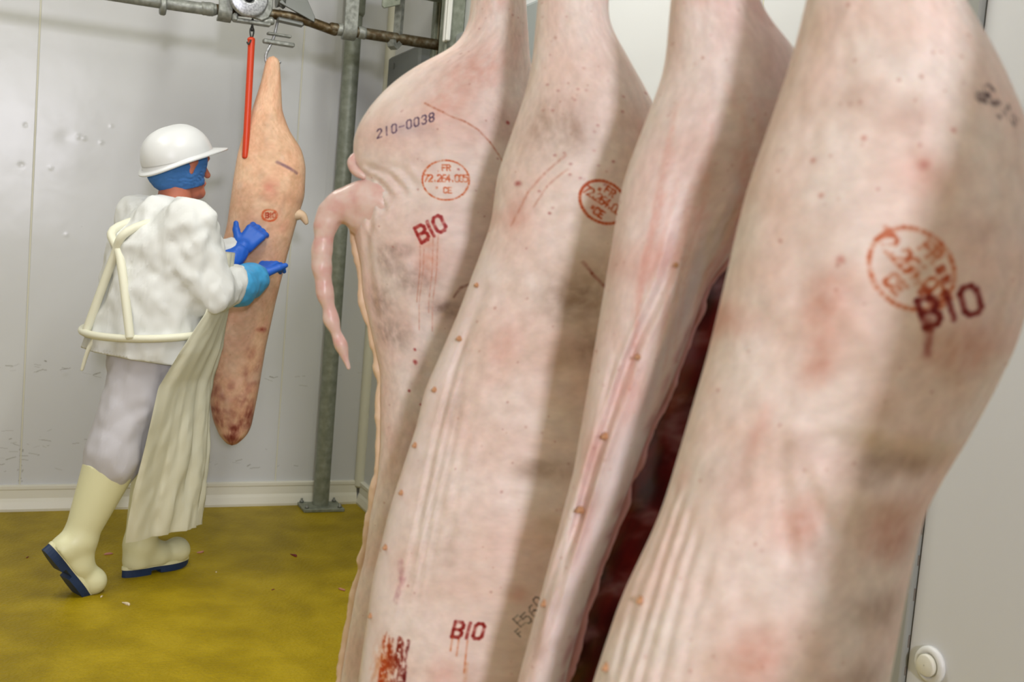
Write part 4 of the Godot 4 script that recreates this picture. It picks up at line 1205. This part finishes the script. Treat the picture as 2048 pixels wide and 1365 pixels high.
# ------------------------------------------------------------------ the worker
func worker() -> void:
	var B := Vector3(0.40, 0, -4.2)
	var w := thing("person", B, "worker in white coat, cream apron and white hard hat pushing a carcass with blue gloves", "person")
	var P := func(x: float, y: float, z: float) -> Vector3: return Vector3(x, y, z) - B
	var pel: Vector3 = P.call(0.40, 0.93, -4.2)
	var che: Vector3 = P.call(0.425, 1.25, -4.2)
	var nek: Vector3 = P.call(0.455, 1.47, -4.21)
	var Rsh: Vector3 = P.call(0.50, 1.39, -4.06)
	var Lsh: Vector3 = P.call(0.345, 1.39, -4.36)
	var Rel: Vector3 = P.call(0.585, 1.155, -4.03)
	var Rwr: Vector3 = P.call(0.775, 1.2, -4.24)
	var Lel: Vector3 = P.call(0.53, 1.2, -4.4)
	var Lwr: Vector3 = P.call(0.735, 1.315, -4.33)
	var Rhp: Vector3 = P.call(0.375, 0.9, -4.13)
	var Lhp: Vector3 = P.call(0.385, 0.9, -4.28)
	var Rkn: Vector3 = P.call(0.275, 0.52, -4.08)
	var Lkn: Vector3 = P.call(0.46, 0.5, -4.27)
	var Ran: Vector3 = P.call(0.175, 0.2, -4.07)
	var Lan: Vector3 = P.call(0.41, 0.12, -4.275)
	var F := Vector3(0.9, 0, -0.44).normalized()
	var R := Vector3(0.44, 0, 0.9).normalized()
	# body: one continuous surface, head on a finer grid
	var st := SurfaceTool.new()
	st.begin(Mesh.PRIMITIVE_TRIANGLES)
	var hc: Vector3 = P.call(0.468, 1.612, -4.23)
	soft([[pel, che, 0.13, 0.125], [che, nek - Vector3(0, 0.06, 0), 0.13, 0.08], [nek - Vector3(0, 0.08, 0), hc - F * 0.02 - Vector3(0, 0.05, 0), 0.06, 0.055], [Rsh, Lsh, 0.055, 0.055], [Rsh, Rel, 0.05, 0.04], [Rel, Rwr, 0.04, 0.028], [Lsh, Lel, 0.05, 0.04], [Lel, Lwr, 0.04, 0.028],
		[Rhp, Rkn, 0.085, 0.055], [Rkn, Ran, 0.055, 0.036], [Lhp, Lkn, 0.085, 0.055], [Lkn, Lan, 0.055, 0.036]], 0.05, 0.015, 0, Vector3.ONE, 10, [], st)
	var up := Vector3(-0.05, 1, 0).normalized()
	soft([[hc - F * 0.035 + up * 0.03, hc + F * 0.02 + up * 0.03, 0.085, 0.085], [hc + F * 0.03 - up * 0.03, hc + F * 0.05 - up * 0.085, 0.062, 0.04], [hc + F * 0.098 + up * 0.02, hc + F * 0.122 - up * 0.02, 0.008, 0.013], [hc + F * 0.098 + up * 0.04 - R * 0.03, hc + F * 0.098 + up * 0.04 + R * 0.03, 0.012, 0.012],
		[hc + F * 0.098 - up * 0.055 - R * 0.016, hc + F * 0.098 - up * 0.055 + R * 0.016, 0.009, 0.009], [hc + F * 0.093 - up * 0.092, hc + F * 0.09 - up * 0.096, 0.018, 0.018],
		[hc - F * 0.0 + R * 0.082 + up * 0.02, hc - F * 0.008 + R * 0.082 - up * 0.02, 0.017, 0.012], [hc - R * 0.082 + up * 0.02, hc - F * 0.008 - R * 0.082 - up * 0.02, 0.017, 0.012], [hc - up * 0.05 - F * 0.02, nek, 0.058, 0.06]], 0.022, 0.005, 0, Vector3.ONE, 10, [], st,
		[[hc + F * 0.107 + up * 0.022 + R * 0.03, hc + F * 0.108 + up * 0.022 + R * 0.034, 0.012, 0.012], [hc + F * 0.107 + up * 0.022 - R * 0.03, hc + F * 0.108 + up * 0.022 - R * 0.034, 0.012, 0.012], [hc + F * 0.108 - up * 0.055 - R * 0.014, hc + F * 0.108 - up * 0.055 + R * 0.014, 0.003, 0.003]])
	part("body", st.commit(), M.flesh, w)
	# blue hair net, pulled down over ear and nape, and a beard strap
	part("hair_net", soft([[hc - F * 0.045 + up * 0.02, hc + F * 0.025 + up * 0.04, 0.094, 0.09], [hc - F * 0.05 - up * 0.03, hc - F * 0.02 - up * 0.03, 0.075, 0.085], [hc + F * 0.01 - up * 0.03, hc + F * 0.035 - up * 0.06, 0.074, 0.062]], 0.03, 0.006, 0.004, Vector3(1, 4, 1), 30, [Plane((F * 0.8 + up * 0.25).normalized(), (hc + F * 0.085).dot((F * 0.8 + up * 0.25).normalized())), Plane(-(up - F * 0.25).normalized(), (hc - up * 0.085).dot(-(up - F * 0.25).normalized()))]), M.net, w)
	# hard hat: domed shell with ridge, gutter and peak, tipped back at the nape
	var hat := Node3D.new()
	hat.name = "hard_hat"
	hat.position = hc + up * 0.043 - F * 0.014
	hat.basis = Basis(F, up, R).orthonormalized() * Basis(Vector3(0, 0, 1), 0.37)
	w.add_child(hat)
	var HP := PackedVector3Array()
	var nu := 49
	var rows := 22
	for j in rows:
		var t := float(j) / (rows - 1)
		for i in nu:
			var a := -TAU * (i % (nu - 1)) / (nu - 1)
			var e := t * PI / 2
			var rr := pow(cos(e), 0.75)
			var ridge := 0.004 * exp(-pow(sin(a) * rr * 6.0, 2.0)) * sin(e)
			HP.append(Vector3(cos(a) * rr * 0.142, sin(e) * 0.118 + ridge - 0.012, sin(a) * rr * 0.118))
	part("shell", grid_mesh(HP, nu, rows, true), M.helmet, hat)
	HP = PackedVector3Array()
	for j in 7:
		var ro: float = [1.0, 1.0, 1.06, 1.10, 1.10, 1.06, 0.98][j]
		var yo: float = [0.004, -0.006, -0.012, -0.016, -0.022, -0.024, -0.02][j]
		for i in nu:
			var a := -TAU * (i % (nu - 1)) / (nu - 1)
			var peak := pow(maxf(cos(a), 0.0), 2.5)
			var nape := pow(maxf(-cos(a), 0.0), 2.0)
			var ex := 1.0 + (ro - 1.0) * (1.0 + 4.6 * peak + 0.6 * nape)
			HP.append(Vector3(cos(a) * 0.141 * ex, yo - 0.012 * peak * (ro - 0.98) * 8.0 - nape * 0.022 * (1.0 if j > 0 else 0.0), sin(a) * 0.117 * (1.0 + (ro - 1.0))))
	var HQ := PackedVector3Array()
	for j in range(6, -1, -1):
		for i in nu: HQ.append(HP[j * nu + i])
	part("peak_and_rim", grid_mesh(HQ, nu, 7, true), M.helmet, hat)
	# coat: body and sleeves in one, creased, with a hem above the knees
	var hem: Vector3 = P.call(0.36, 0.83, -4.2)
	part("coat", soft([[pel + Vector3(-0.02, 0.08, 0.0) + R * 0.05, che + R * 0.07, 0.165, 0.155], [pel + Vector3(-0.02, 0.08, 0) - R * 0.05, che - R * 0.07, 0.165, 0.155], [hem + R * 0.05, che + R * 0.05, 0.19, 0.155], [hem - R * 0.05, che - R * 0.05, 0.19, 0.155], [che + Vector3(0, 0.03, 0) - F * 0.03, nek - Vector3(0.02, 0.1, 0) - F * 0.03, 0.16, 0.115], [Rsh - R * 0.03, Lsh + R * 0.03, 0.088, 0.088], [nek - Vector3(0, 0.08, 0), nek + Vector3(0.008, -0.005, 0), 0.085, 0.07],
		[Rsh, Rel, 0.092, 0.076], [Rel, Rel.lerp(Rwr, 0.84), 0.078, 0.058], [Lsh, Lel, 0.088, 0.074], [Lel, Lel.lerp(Lwr, 0.84), 0.074, 0.056], [Rsh, che + R * 0.08 + Vector3(0, 0.03, 0), 0.085, 0.12]], 0.06, 0.010, 0.019, Vector3(1.0, 0.75, 1.0), 9.0,
		[Plane(Vector3(-0.12, -1, 0.05).normalized(), P.call(0.36, 0.875, -4.2).dot(Vector3(-0.12, -1, 0.05).normalized())), Plane((nek - che).normalized(), (nek + Vector3(0, 0.018, 0)).dot((nek - che).normalized()))]), M.coat, w)
	# apron straps crossing the back and the tie round the waist
	var sp := func(pts: Array, wd: float) -> ArrayMesh:
		return tube(pts, [wd], 10, 0.25)
	part("apron_strap", tube([nek - F * 0.03 + R * 0.06 + Vector3(0, -0.045, 0), che - F * 0.183 + R * 0.05 + Vector3(0, 0.1, 0), che - F * 0.204 - R * 0.0, pel - F * 0.228 - R * 0.07 + Vector3(0, 0.045, 0)], [0.016], 12, 1.0), M.apron, w)
	part("apron_strap", tube([nek - F * 0.03 - R * 0.06 + Vector3(0, -0.045, 0), che - F * 0.183 - R * 0.05 + Vector3(0, 0.1, 0), che - F * 0.2 + R * 0.04, pel - F * 0.19 + R * 0.165 + Vector3(0, 0.045, 0)], [0.016], 12, 1.0), M.apron, w)
	var tie := []
	for k in 9:
		var a := lerpf(0.4, 1.66, k / 8.0) * PI
		tie.append(pel + Vector3(-0.02, 0.055, 0) + F * cos(a) * 0.226 + R * sin(PI - a) * -0.25 + Vector3(0, 0.02 * cos(a), 0))
	part("apron_tie", tube(tie, [0.014], 10), M.apron, w)
	part("apron_tie", tube([pel - F * 0.2 - R * 0.02 + Vector3(0, 0.05, 0), pel - F * 0.235 - R * 0.03 + Vector3(0, -0.01, 0), pel - F * 0.25 - R * 0.05 + Vector3(0, -0.1, 0)], [0.009, 0.008, 0.006], 8), M.apron, w)
	# trousers
	part("trousers", soft([[pel + Vector3(0, 0.06, 0), pel, 0.155, 0.165], [Rhp, Rkn, 0.115, 0.092], [Rkn, Rkn.lerp(Ran, 0.33), 0.092, 0.076], [Lhp, Lkn, 0.125, 0.092], [Lkn, Lkn.lerp(Lan, 0.33), 0.09, 0.076]], 0.06, 0.011, 0.012, Vector3(1, 0.7, 1), 9.0), M.trousers, w)
	# boots
	boot(w, Lan, Basis(Vector3.UP, atan2(0.44, 0.9)), Lkn)
	boot(w, Ran, Basis(Vector3.UP, atan2(0.44, 0.9)) * Basis(Vector3(0, 0, 1), -0.95), Rkn)
	# apron wrapped round the front
	var rowsA := [
		[1.30, Vector3(0.60, 0, -4.02), Vector3(0.685, 0, -4.20), Vector3(0.44, 0, -4.42)],
		[1.08, Vector3(0.56, 0, -3.955), Vector3(0.68, 0, -4.22), Vector3(0.40, 0, -4.44)],
		[0.93, Vector3(0.47, 0, -3.925), Vector3(0.665, 0, -4.24), Vector3(0.40, 0, -4.46)],
		[0.80, Vector3(0.405, 0, -3.945), Vector3(0.64, 0, -4.26), Vector3(0.40, 0, -4.46)],
		[0.58, Vector3(0.375, 0, -3.98), Vector3(0.64, 0, -4.27), Vector3(0.41, 0, -4.45)],
		[0.38, Vector3(0.345, 0, -4.04), Vector3(0.635, 0, -4.28), Vector3(0.42, 0, -4.44)],
		[0.18, Vector3(0.335, 0, -4.1), Vector3(0.63, 0, -4.29), Vector3(0.43, 0, -4.43)]]
	var na := 60
	var nr := 70
	var AO := PackedVector3Array()
	var fold := FastNoiseLite.new()
	fold.seed = 2
	fold.frequency = 1.0
	for side in 2:
		for j in nr:
			var q := (1.0 - float(j) / (nr - 1)) * (rowsA.size() - 1)
			var k := mini(int(q), rowsA.size() - 2)
			var f := q - k
			var y := lerpf(rowsA[k][0], rowsA[k + 1][0], f)
			var e0: Vector3 = rowsA[k][1].lerp(rowsA[k + 1][1], f)
			var e1: Vector3 = rowsA[k][2].lerp(rowsA[k + 1][2], f)
			var e2: Vector3 = rowsA[k][3].lerp(rowsA[k + 1][3], f)
			for i in na:
				var s := float(i) / (na - 1)
				if side == 1: s = 1.0 - s
				# a bow from the right-hand edge round the front to the left-hand edge
				var m0 := e0 + (e1 - e0) * 0.5 + Vector3(0.05, 0, 0.045)
				var m1 := e1 + (e2 - e1) * 0.5 + Vector3(0.06, 0, -0.03)
				var v: Vector3
				if s < 0.5: v = e0.bezier_interpolate(e0.lerp(m0, 0.7), e1 + Vector3(0.0, 0, 0.07), e1, s * 2)
				else: v = e1.bezier_interpolate(e1 + Vector3(0, 0, -0.07), e2.lerp(m1, 0.7), e2, s * 2 - 1)
				var nrm := Vector3(v.x - 0.42, 0, v.z + 4.25).normalized()
				var wv: float = (fold.get_noise_2d(s * 9.0, y * 1.4) * 0.03 + fold.get_noise_2d(s * 22.0 + 7, y * 3.0) * 0.008) * clampf((1.15 - y) * 2.0, 0.15, 1.0)
				v += nrm * (wv + (0.0 if side == 0 else -0.004))
				v.y = y + (0.03 * sin(s * 5.0) if j == 0 else 0.0) * 0.5
				AO.append(v - B)
	part("apron", apron_mesh(AO, na, nr), M.apron, w)
	# gloves with their gauntlets
	hand(w, Rwr.lerp(P.call(0.885, 1.285, -4.385), 0.22), P.call(0.885, 1.285, -4.385), Vector3(-0.55, 0.55, 0.6), true)
	hand(w, Lwr, P.call(0.795, 1.385, -4.36), Vector3(-0.2, 0.3, 0.93), false)
	part("oversleeve", soft([[Rel.lerp(Rwr, 0.6) - Vector3(0, 0.012, 0), Rel.lerp(Rwr, 0.95), 0.08, 0.064], [Rel.lerp(Rwr, 0.95), Rwr + (Rwr - Rel).normalized() * 0.03, 0.06, 0.042]], 0.03, 0.006, 0.006, Vector3(1, 1, 1), 14.0), M.sleeve, w)

func apron_mesh(AO: PackedVector3Array, na: int, nr: int) -> ArrayMesh:
	# outer and inner face joined at the rims into one closed sheet
	var half := na * nr
	var P := PackedVector3Array()
	var nu := na * 2 + 1
	for j in nr:
		for i in na: P.append(AO[j * na + i])
		for i in na: P.append(AO[half + j * na + i])
		P.append(AO[j * na])
	return grid_mesh(P, nu, nr, true)

func boot(w: Node3D, ankle: Vector3, turn: Basis, knee: Vector3) -> void:
	# toe along local +x, sole in the plane y = -0.12 below the ankle; the shaft leans to the knee
	var o := Node3D.new()
	o.name = "boot"
	o.position = ankle
	o.basis = turn
	w.add_child(o, true)
	var kn: Vector3 = turn.inverse() * (knee - ankle)
	var top := kn * 0.86
	part("upper", soft([[Vector3(-0.012, 0.0, 0), top, 0.056, 0.094], [Vector3(-0.02, -0.06, 0), Vector3(-0.012, 0.0, 0), 0.046, 0.056], [Vector3(-0.028, -0.062, 0), Vector3(0.06, -0.056, 0), 0.04, 0.043], [Vector3(0.06, -0.056, 0.0), Vector3(0.158, -0.05, 0.0), 0.043, 0.046], [Vector3(0.158, -0.048, 0.012), Vector3(0.168, -0.05, -0.012), 0.042, 0.044], [Vector3(0.0, 0.0, 0), Vector3(0.07, -0.045, 0), 0.05, 0.042]], 0.03, 0.008, 0.0, Vector3.ONE, 10, [Plane(Vector3(0, -1, 0), 0.088), Plane(kn.normalized(), top.length())]), M.boot, o)
	var outline := func(g: float) -> PackedVector2Array:
		var pts := PackedVector2Array()
		for k in 40:
			var a := TAU * k / 40.0
			var c := cos(a)
			var hw := lerpf(0.037, 0.05, smoothstep(-0.6, 0.8, c)) - 0.008 * exp(-pow((c + 0.1) * 3.0, 2))
			pts.append(Vector2(0.067 + c * (0.146 + g), sin(a) * (hw + g)))
		return pts
	part("welt", extrude(outline.call(0.002), 0.012, 0.003), M.boot, o, Vector3(0, -0.084, 0), Vector3(-PI / 2, 0, 0))
	var so := part("sole", sole_mesh(outline.call(0.0)), M.sole, o)
	so.name = "sole"

func sole_mesh(out: PackedVector2Array) -> ArrayMesh:
	# heel block, tread and waist: the outline extruded, its underside raised at the waist and towards the toe
	var n := out.size()
	var st := SurfaceTool.new()
	st.begin(Mesh.PRIMITIVE_TRIANGLES)
	st.set_smooth_group(-1)
	var cuts := [-0.09, 0.028, 0.03, 0.068, 0.07, 0.16, 0.19, 0.216]
	var under := [-0.120, -0.120, -0.104, -0.104, -0.118, -0.118, -0.112, -0.1]
	for k in cuts.size() - 1:
		var strip := PackedVector2Array([Vector2(cuts[k], -0.2), Vector2(cuts[k + 1], -0.2), Vector2(cuts[k + 1], 0.2), Vector2(cuts[k], 0.2)])
		for poly in Geometry2D.intersect_polygons(out, strip):
			var pl: PackedVector2Array = poly
			if Geometry2D.is_polygon_clockwise(pl): pl.reverse()
			var lowy := func(v: Vector2) -> float: return lerpf(under[k], under[k + 1], clampf((v.x - cuts[k]) / (cuts[k + 1] - cuts[k]), 0, 1))
			for i in pl.size():
				var a := pl[i]
				var b := pl[(i + 1) % pl.size()]
				quad(st, Vector3(a.x, lowy.call(a), -a.y), Vector3(a.x, -0.086, -a.y), Vector3(b.x, -0.086, -b.y), Vector3(b.x, lowy.call(b), -b.y))
			var T := Geometry2D.triangulate_polygon(pl)
			for i in range(0, T.size(), 3):
				var t := [pl[T[i]], pl[T[i + 1]], pl[T[i + 2]]]
				if (t[1] - t[0]).cross(t[2] - t[0]) < 0.0: t.reverse()
				for v in t: st.add_vertex(Vector3(v.x, lowy.call(v), -v.y))
				t.reverse()
				for v in t: st.add_vertex(Vector3(v.x, -0.086, -v.y))
	st.generate_normals()
	return st.commit()

func hand(w: Node3D, wrist: Vector3, knuckle: Vector3, back: Vector3, right: bool) -> void:
	# gloved hand: palm from wrist to knuckles, four bent fingers, a thumb from the side of the palm
	var f := (knuckle - wrist).normalized()
	var b := (back - f * back.dot(f)).normalized()
	var s := f.cross(b) * (1.0 if right else -1.0)   # towards the thumb
	var L := 0.095
	var kc := wrist + f * L
	var bones := [[wrist - f * 0.03, wrist + f * 0.01, 0.036, 0.032]]
	for q in 4:
		var u: float = [0.031, 0.011, -0.010, -0.029][q]
		bones.append([wrist + f * 0.02 + s * u * 0.6, kc + s * u, 0.02, 0.0145])
		var len: float = [0.072, 0.082, 0.076, 0.06][q]
		var d1 := (f * 0.86 - b * 0.5 + s * u * 3.0).normalized()
		var d2 := (f * 0.45 - b * 0.9 + s * u * 1.5).normalized()
		var k0 := kc + s * u
		var k1 := k0 + d1 * len * 0.46
		var k2 := k1 + d2 * len * 0.32
		var k3 := k2 + (d2 - b * 0.4).normalized() * len * 0.22
		bones.append([k0, k1, 0.0125, 0.0112])
		bones.append([k1, k2, 0.0112, 0.0102])
		bones.append([k2, k3, 0.0102, 0.0088])
	var t0 := wrist + f * 0.028 + s * 0.028
	var t1 := t0 + (f * 0.5 + s * 0.8 + b * 0.1).normalized() * 0.045
	var t2 := t1 + (f * 0.75 + s * 0.6).normalized() * 0.03
	bones.append([t0 - f * 0.01, t1, 0.018, 0.0135])
	bones.append([t1, t2, 0.0135, 0.0105])
	part("glove", soft(bones, 0.008, 0.0036), M.glove, w)
	part("glove_cuff", soft([[wrist - f * 0.075, wrist - f * 0.02, 0.05, 0.04]], 0.01, 0.006, 0.003, Vector3.ONE, 30.0), M.glove, w)

# ------------------------------------------------------------------ scraps on the floor
func scraps() -> void:
	var m := sm(rgb8(190, 130, 112), 0.5)
	var pale := sm(rgb8(222, 206, 176), 0.5)
	var dark := sm(rgb8(120, 40, 44), 0.5)
	var list := [[0.305, -4.55, 0.012, m, "pink meat scrap on the floor behind the standing boot"], [0.675, -4.52, 0.011, m, "pink meat scrap on the floor right of the standing boot"], [0.70, -4.25, 0.005, pale, "tiny white crumb on the floor right of the boot"],
		[0.33, -3.93, 0.012, pale, "pale fat scrap on the floor in front of the standing boot"], [1.05, -4.42, 0.013, dark, "dark red meat scrap on the floor left of the carcasses"], [0.255, -4.03, 0.006, pale, "small pale crumb on the floor by the trailing boot"],
		[0.0, -4.55, 0.006, dark, "small dark red scrap on the floor at the far left"], [1.14, -3.95, 0.012, m, "brown pink scrap on the floor beside the farthest carcass"], [0.88, -4.0, 0.005, dark, "tiny dark speck on the floor between worker and carcasses"]]
	for q in list:
		var pts := []
		for k in 4: pts.append(Vector3((k - 1.5) * q[2] * 0.9, q[2] * 0.3, rng.randf_range(-0.4, 0.4) * q[2]))
		var o := part("meat_scrap", tube(pts, [q[2] * 0.35, q[2] * 0.5, q[2] * 0.4, q[2] * 0.2], 10, 0.8, q[2] * 0.25, rng.randi() % 99), q[3], self, Vector3(q[0], 0.0, q[1]), Vector3(0, rng.randf_range(0, 3), 0))
		tag(o, q[4], "scrap", "scraps on the floor")
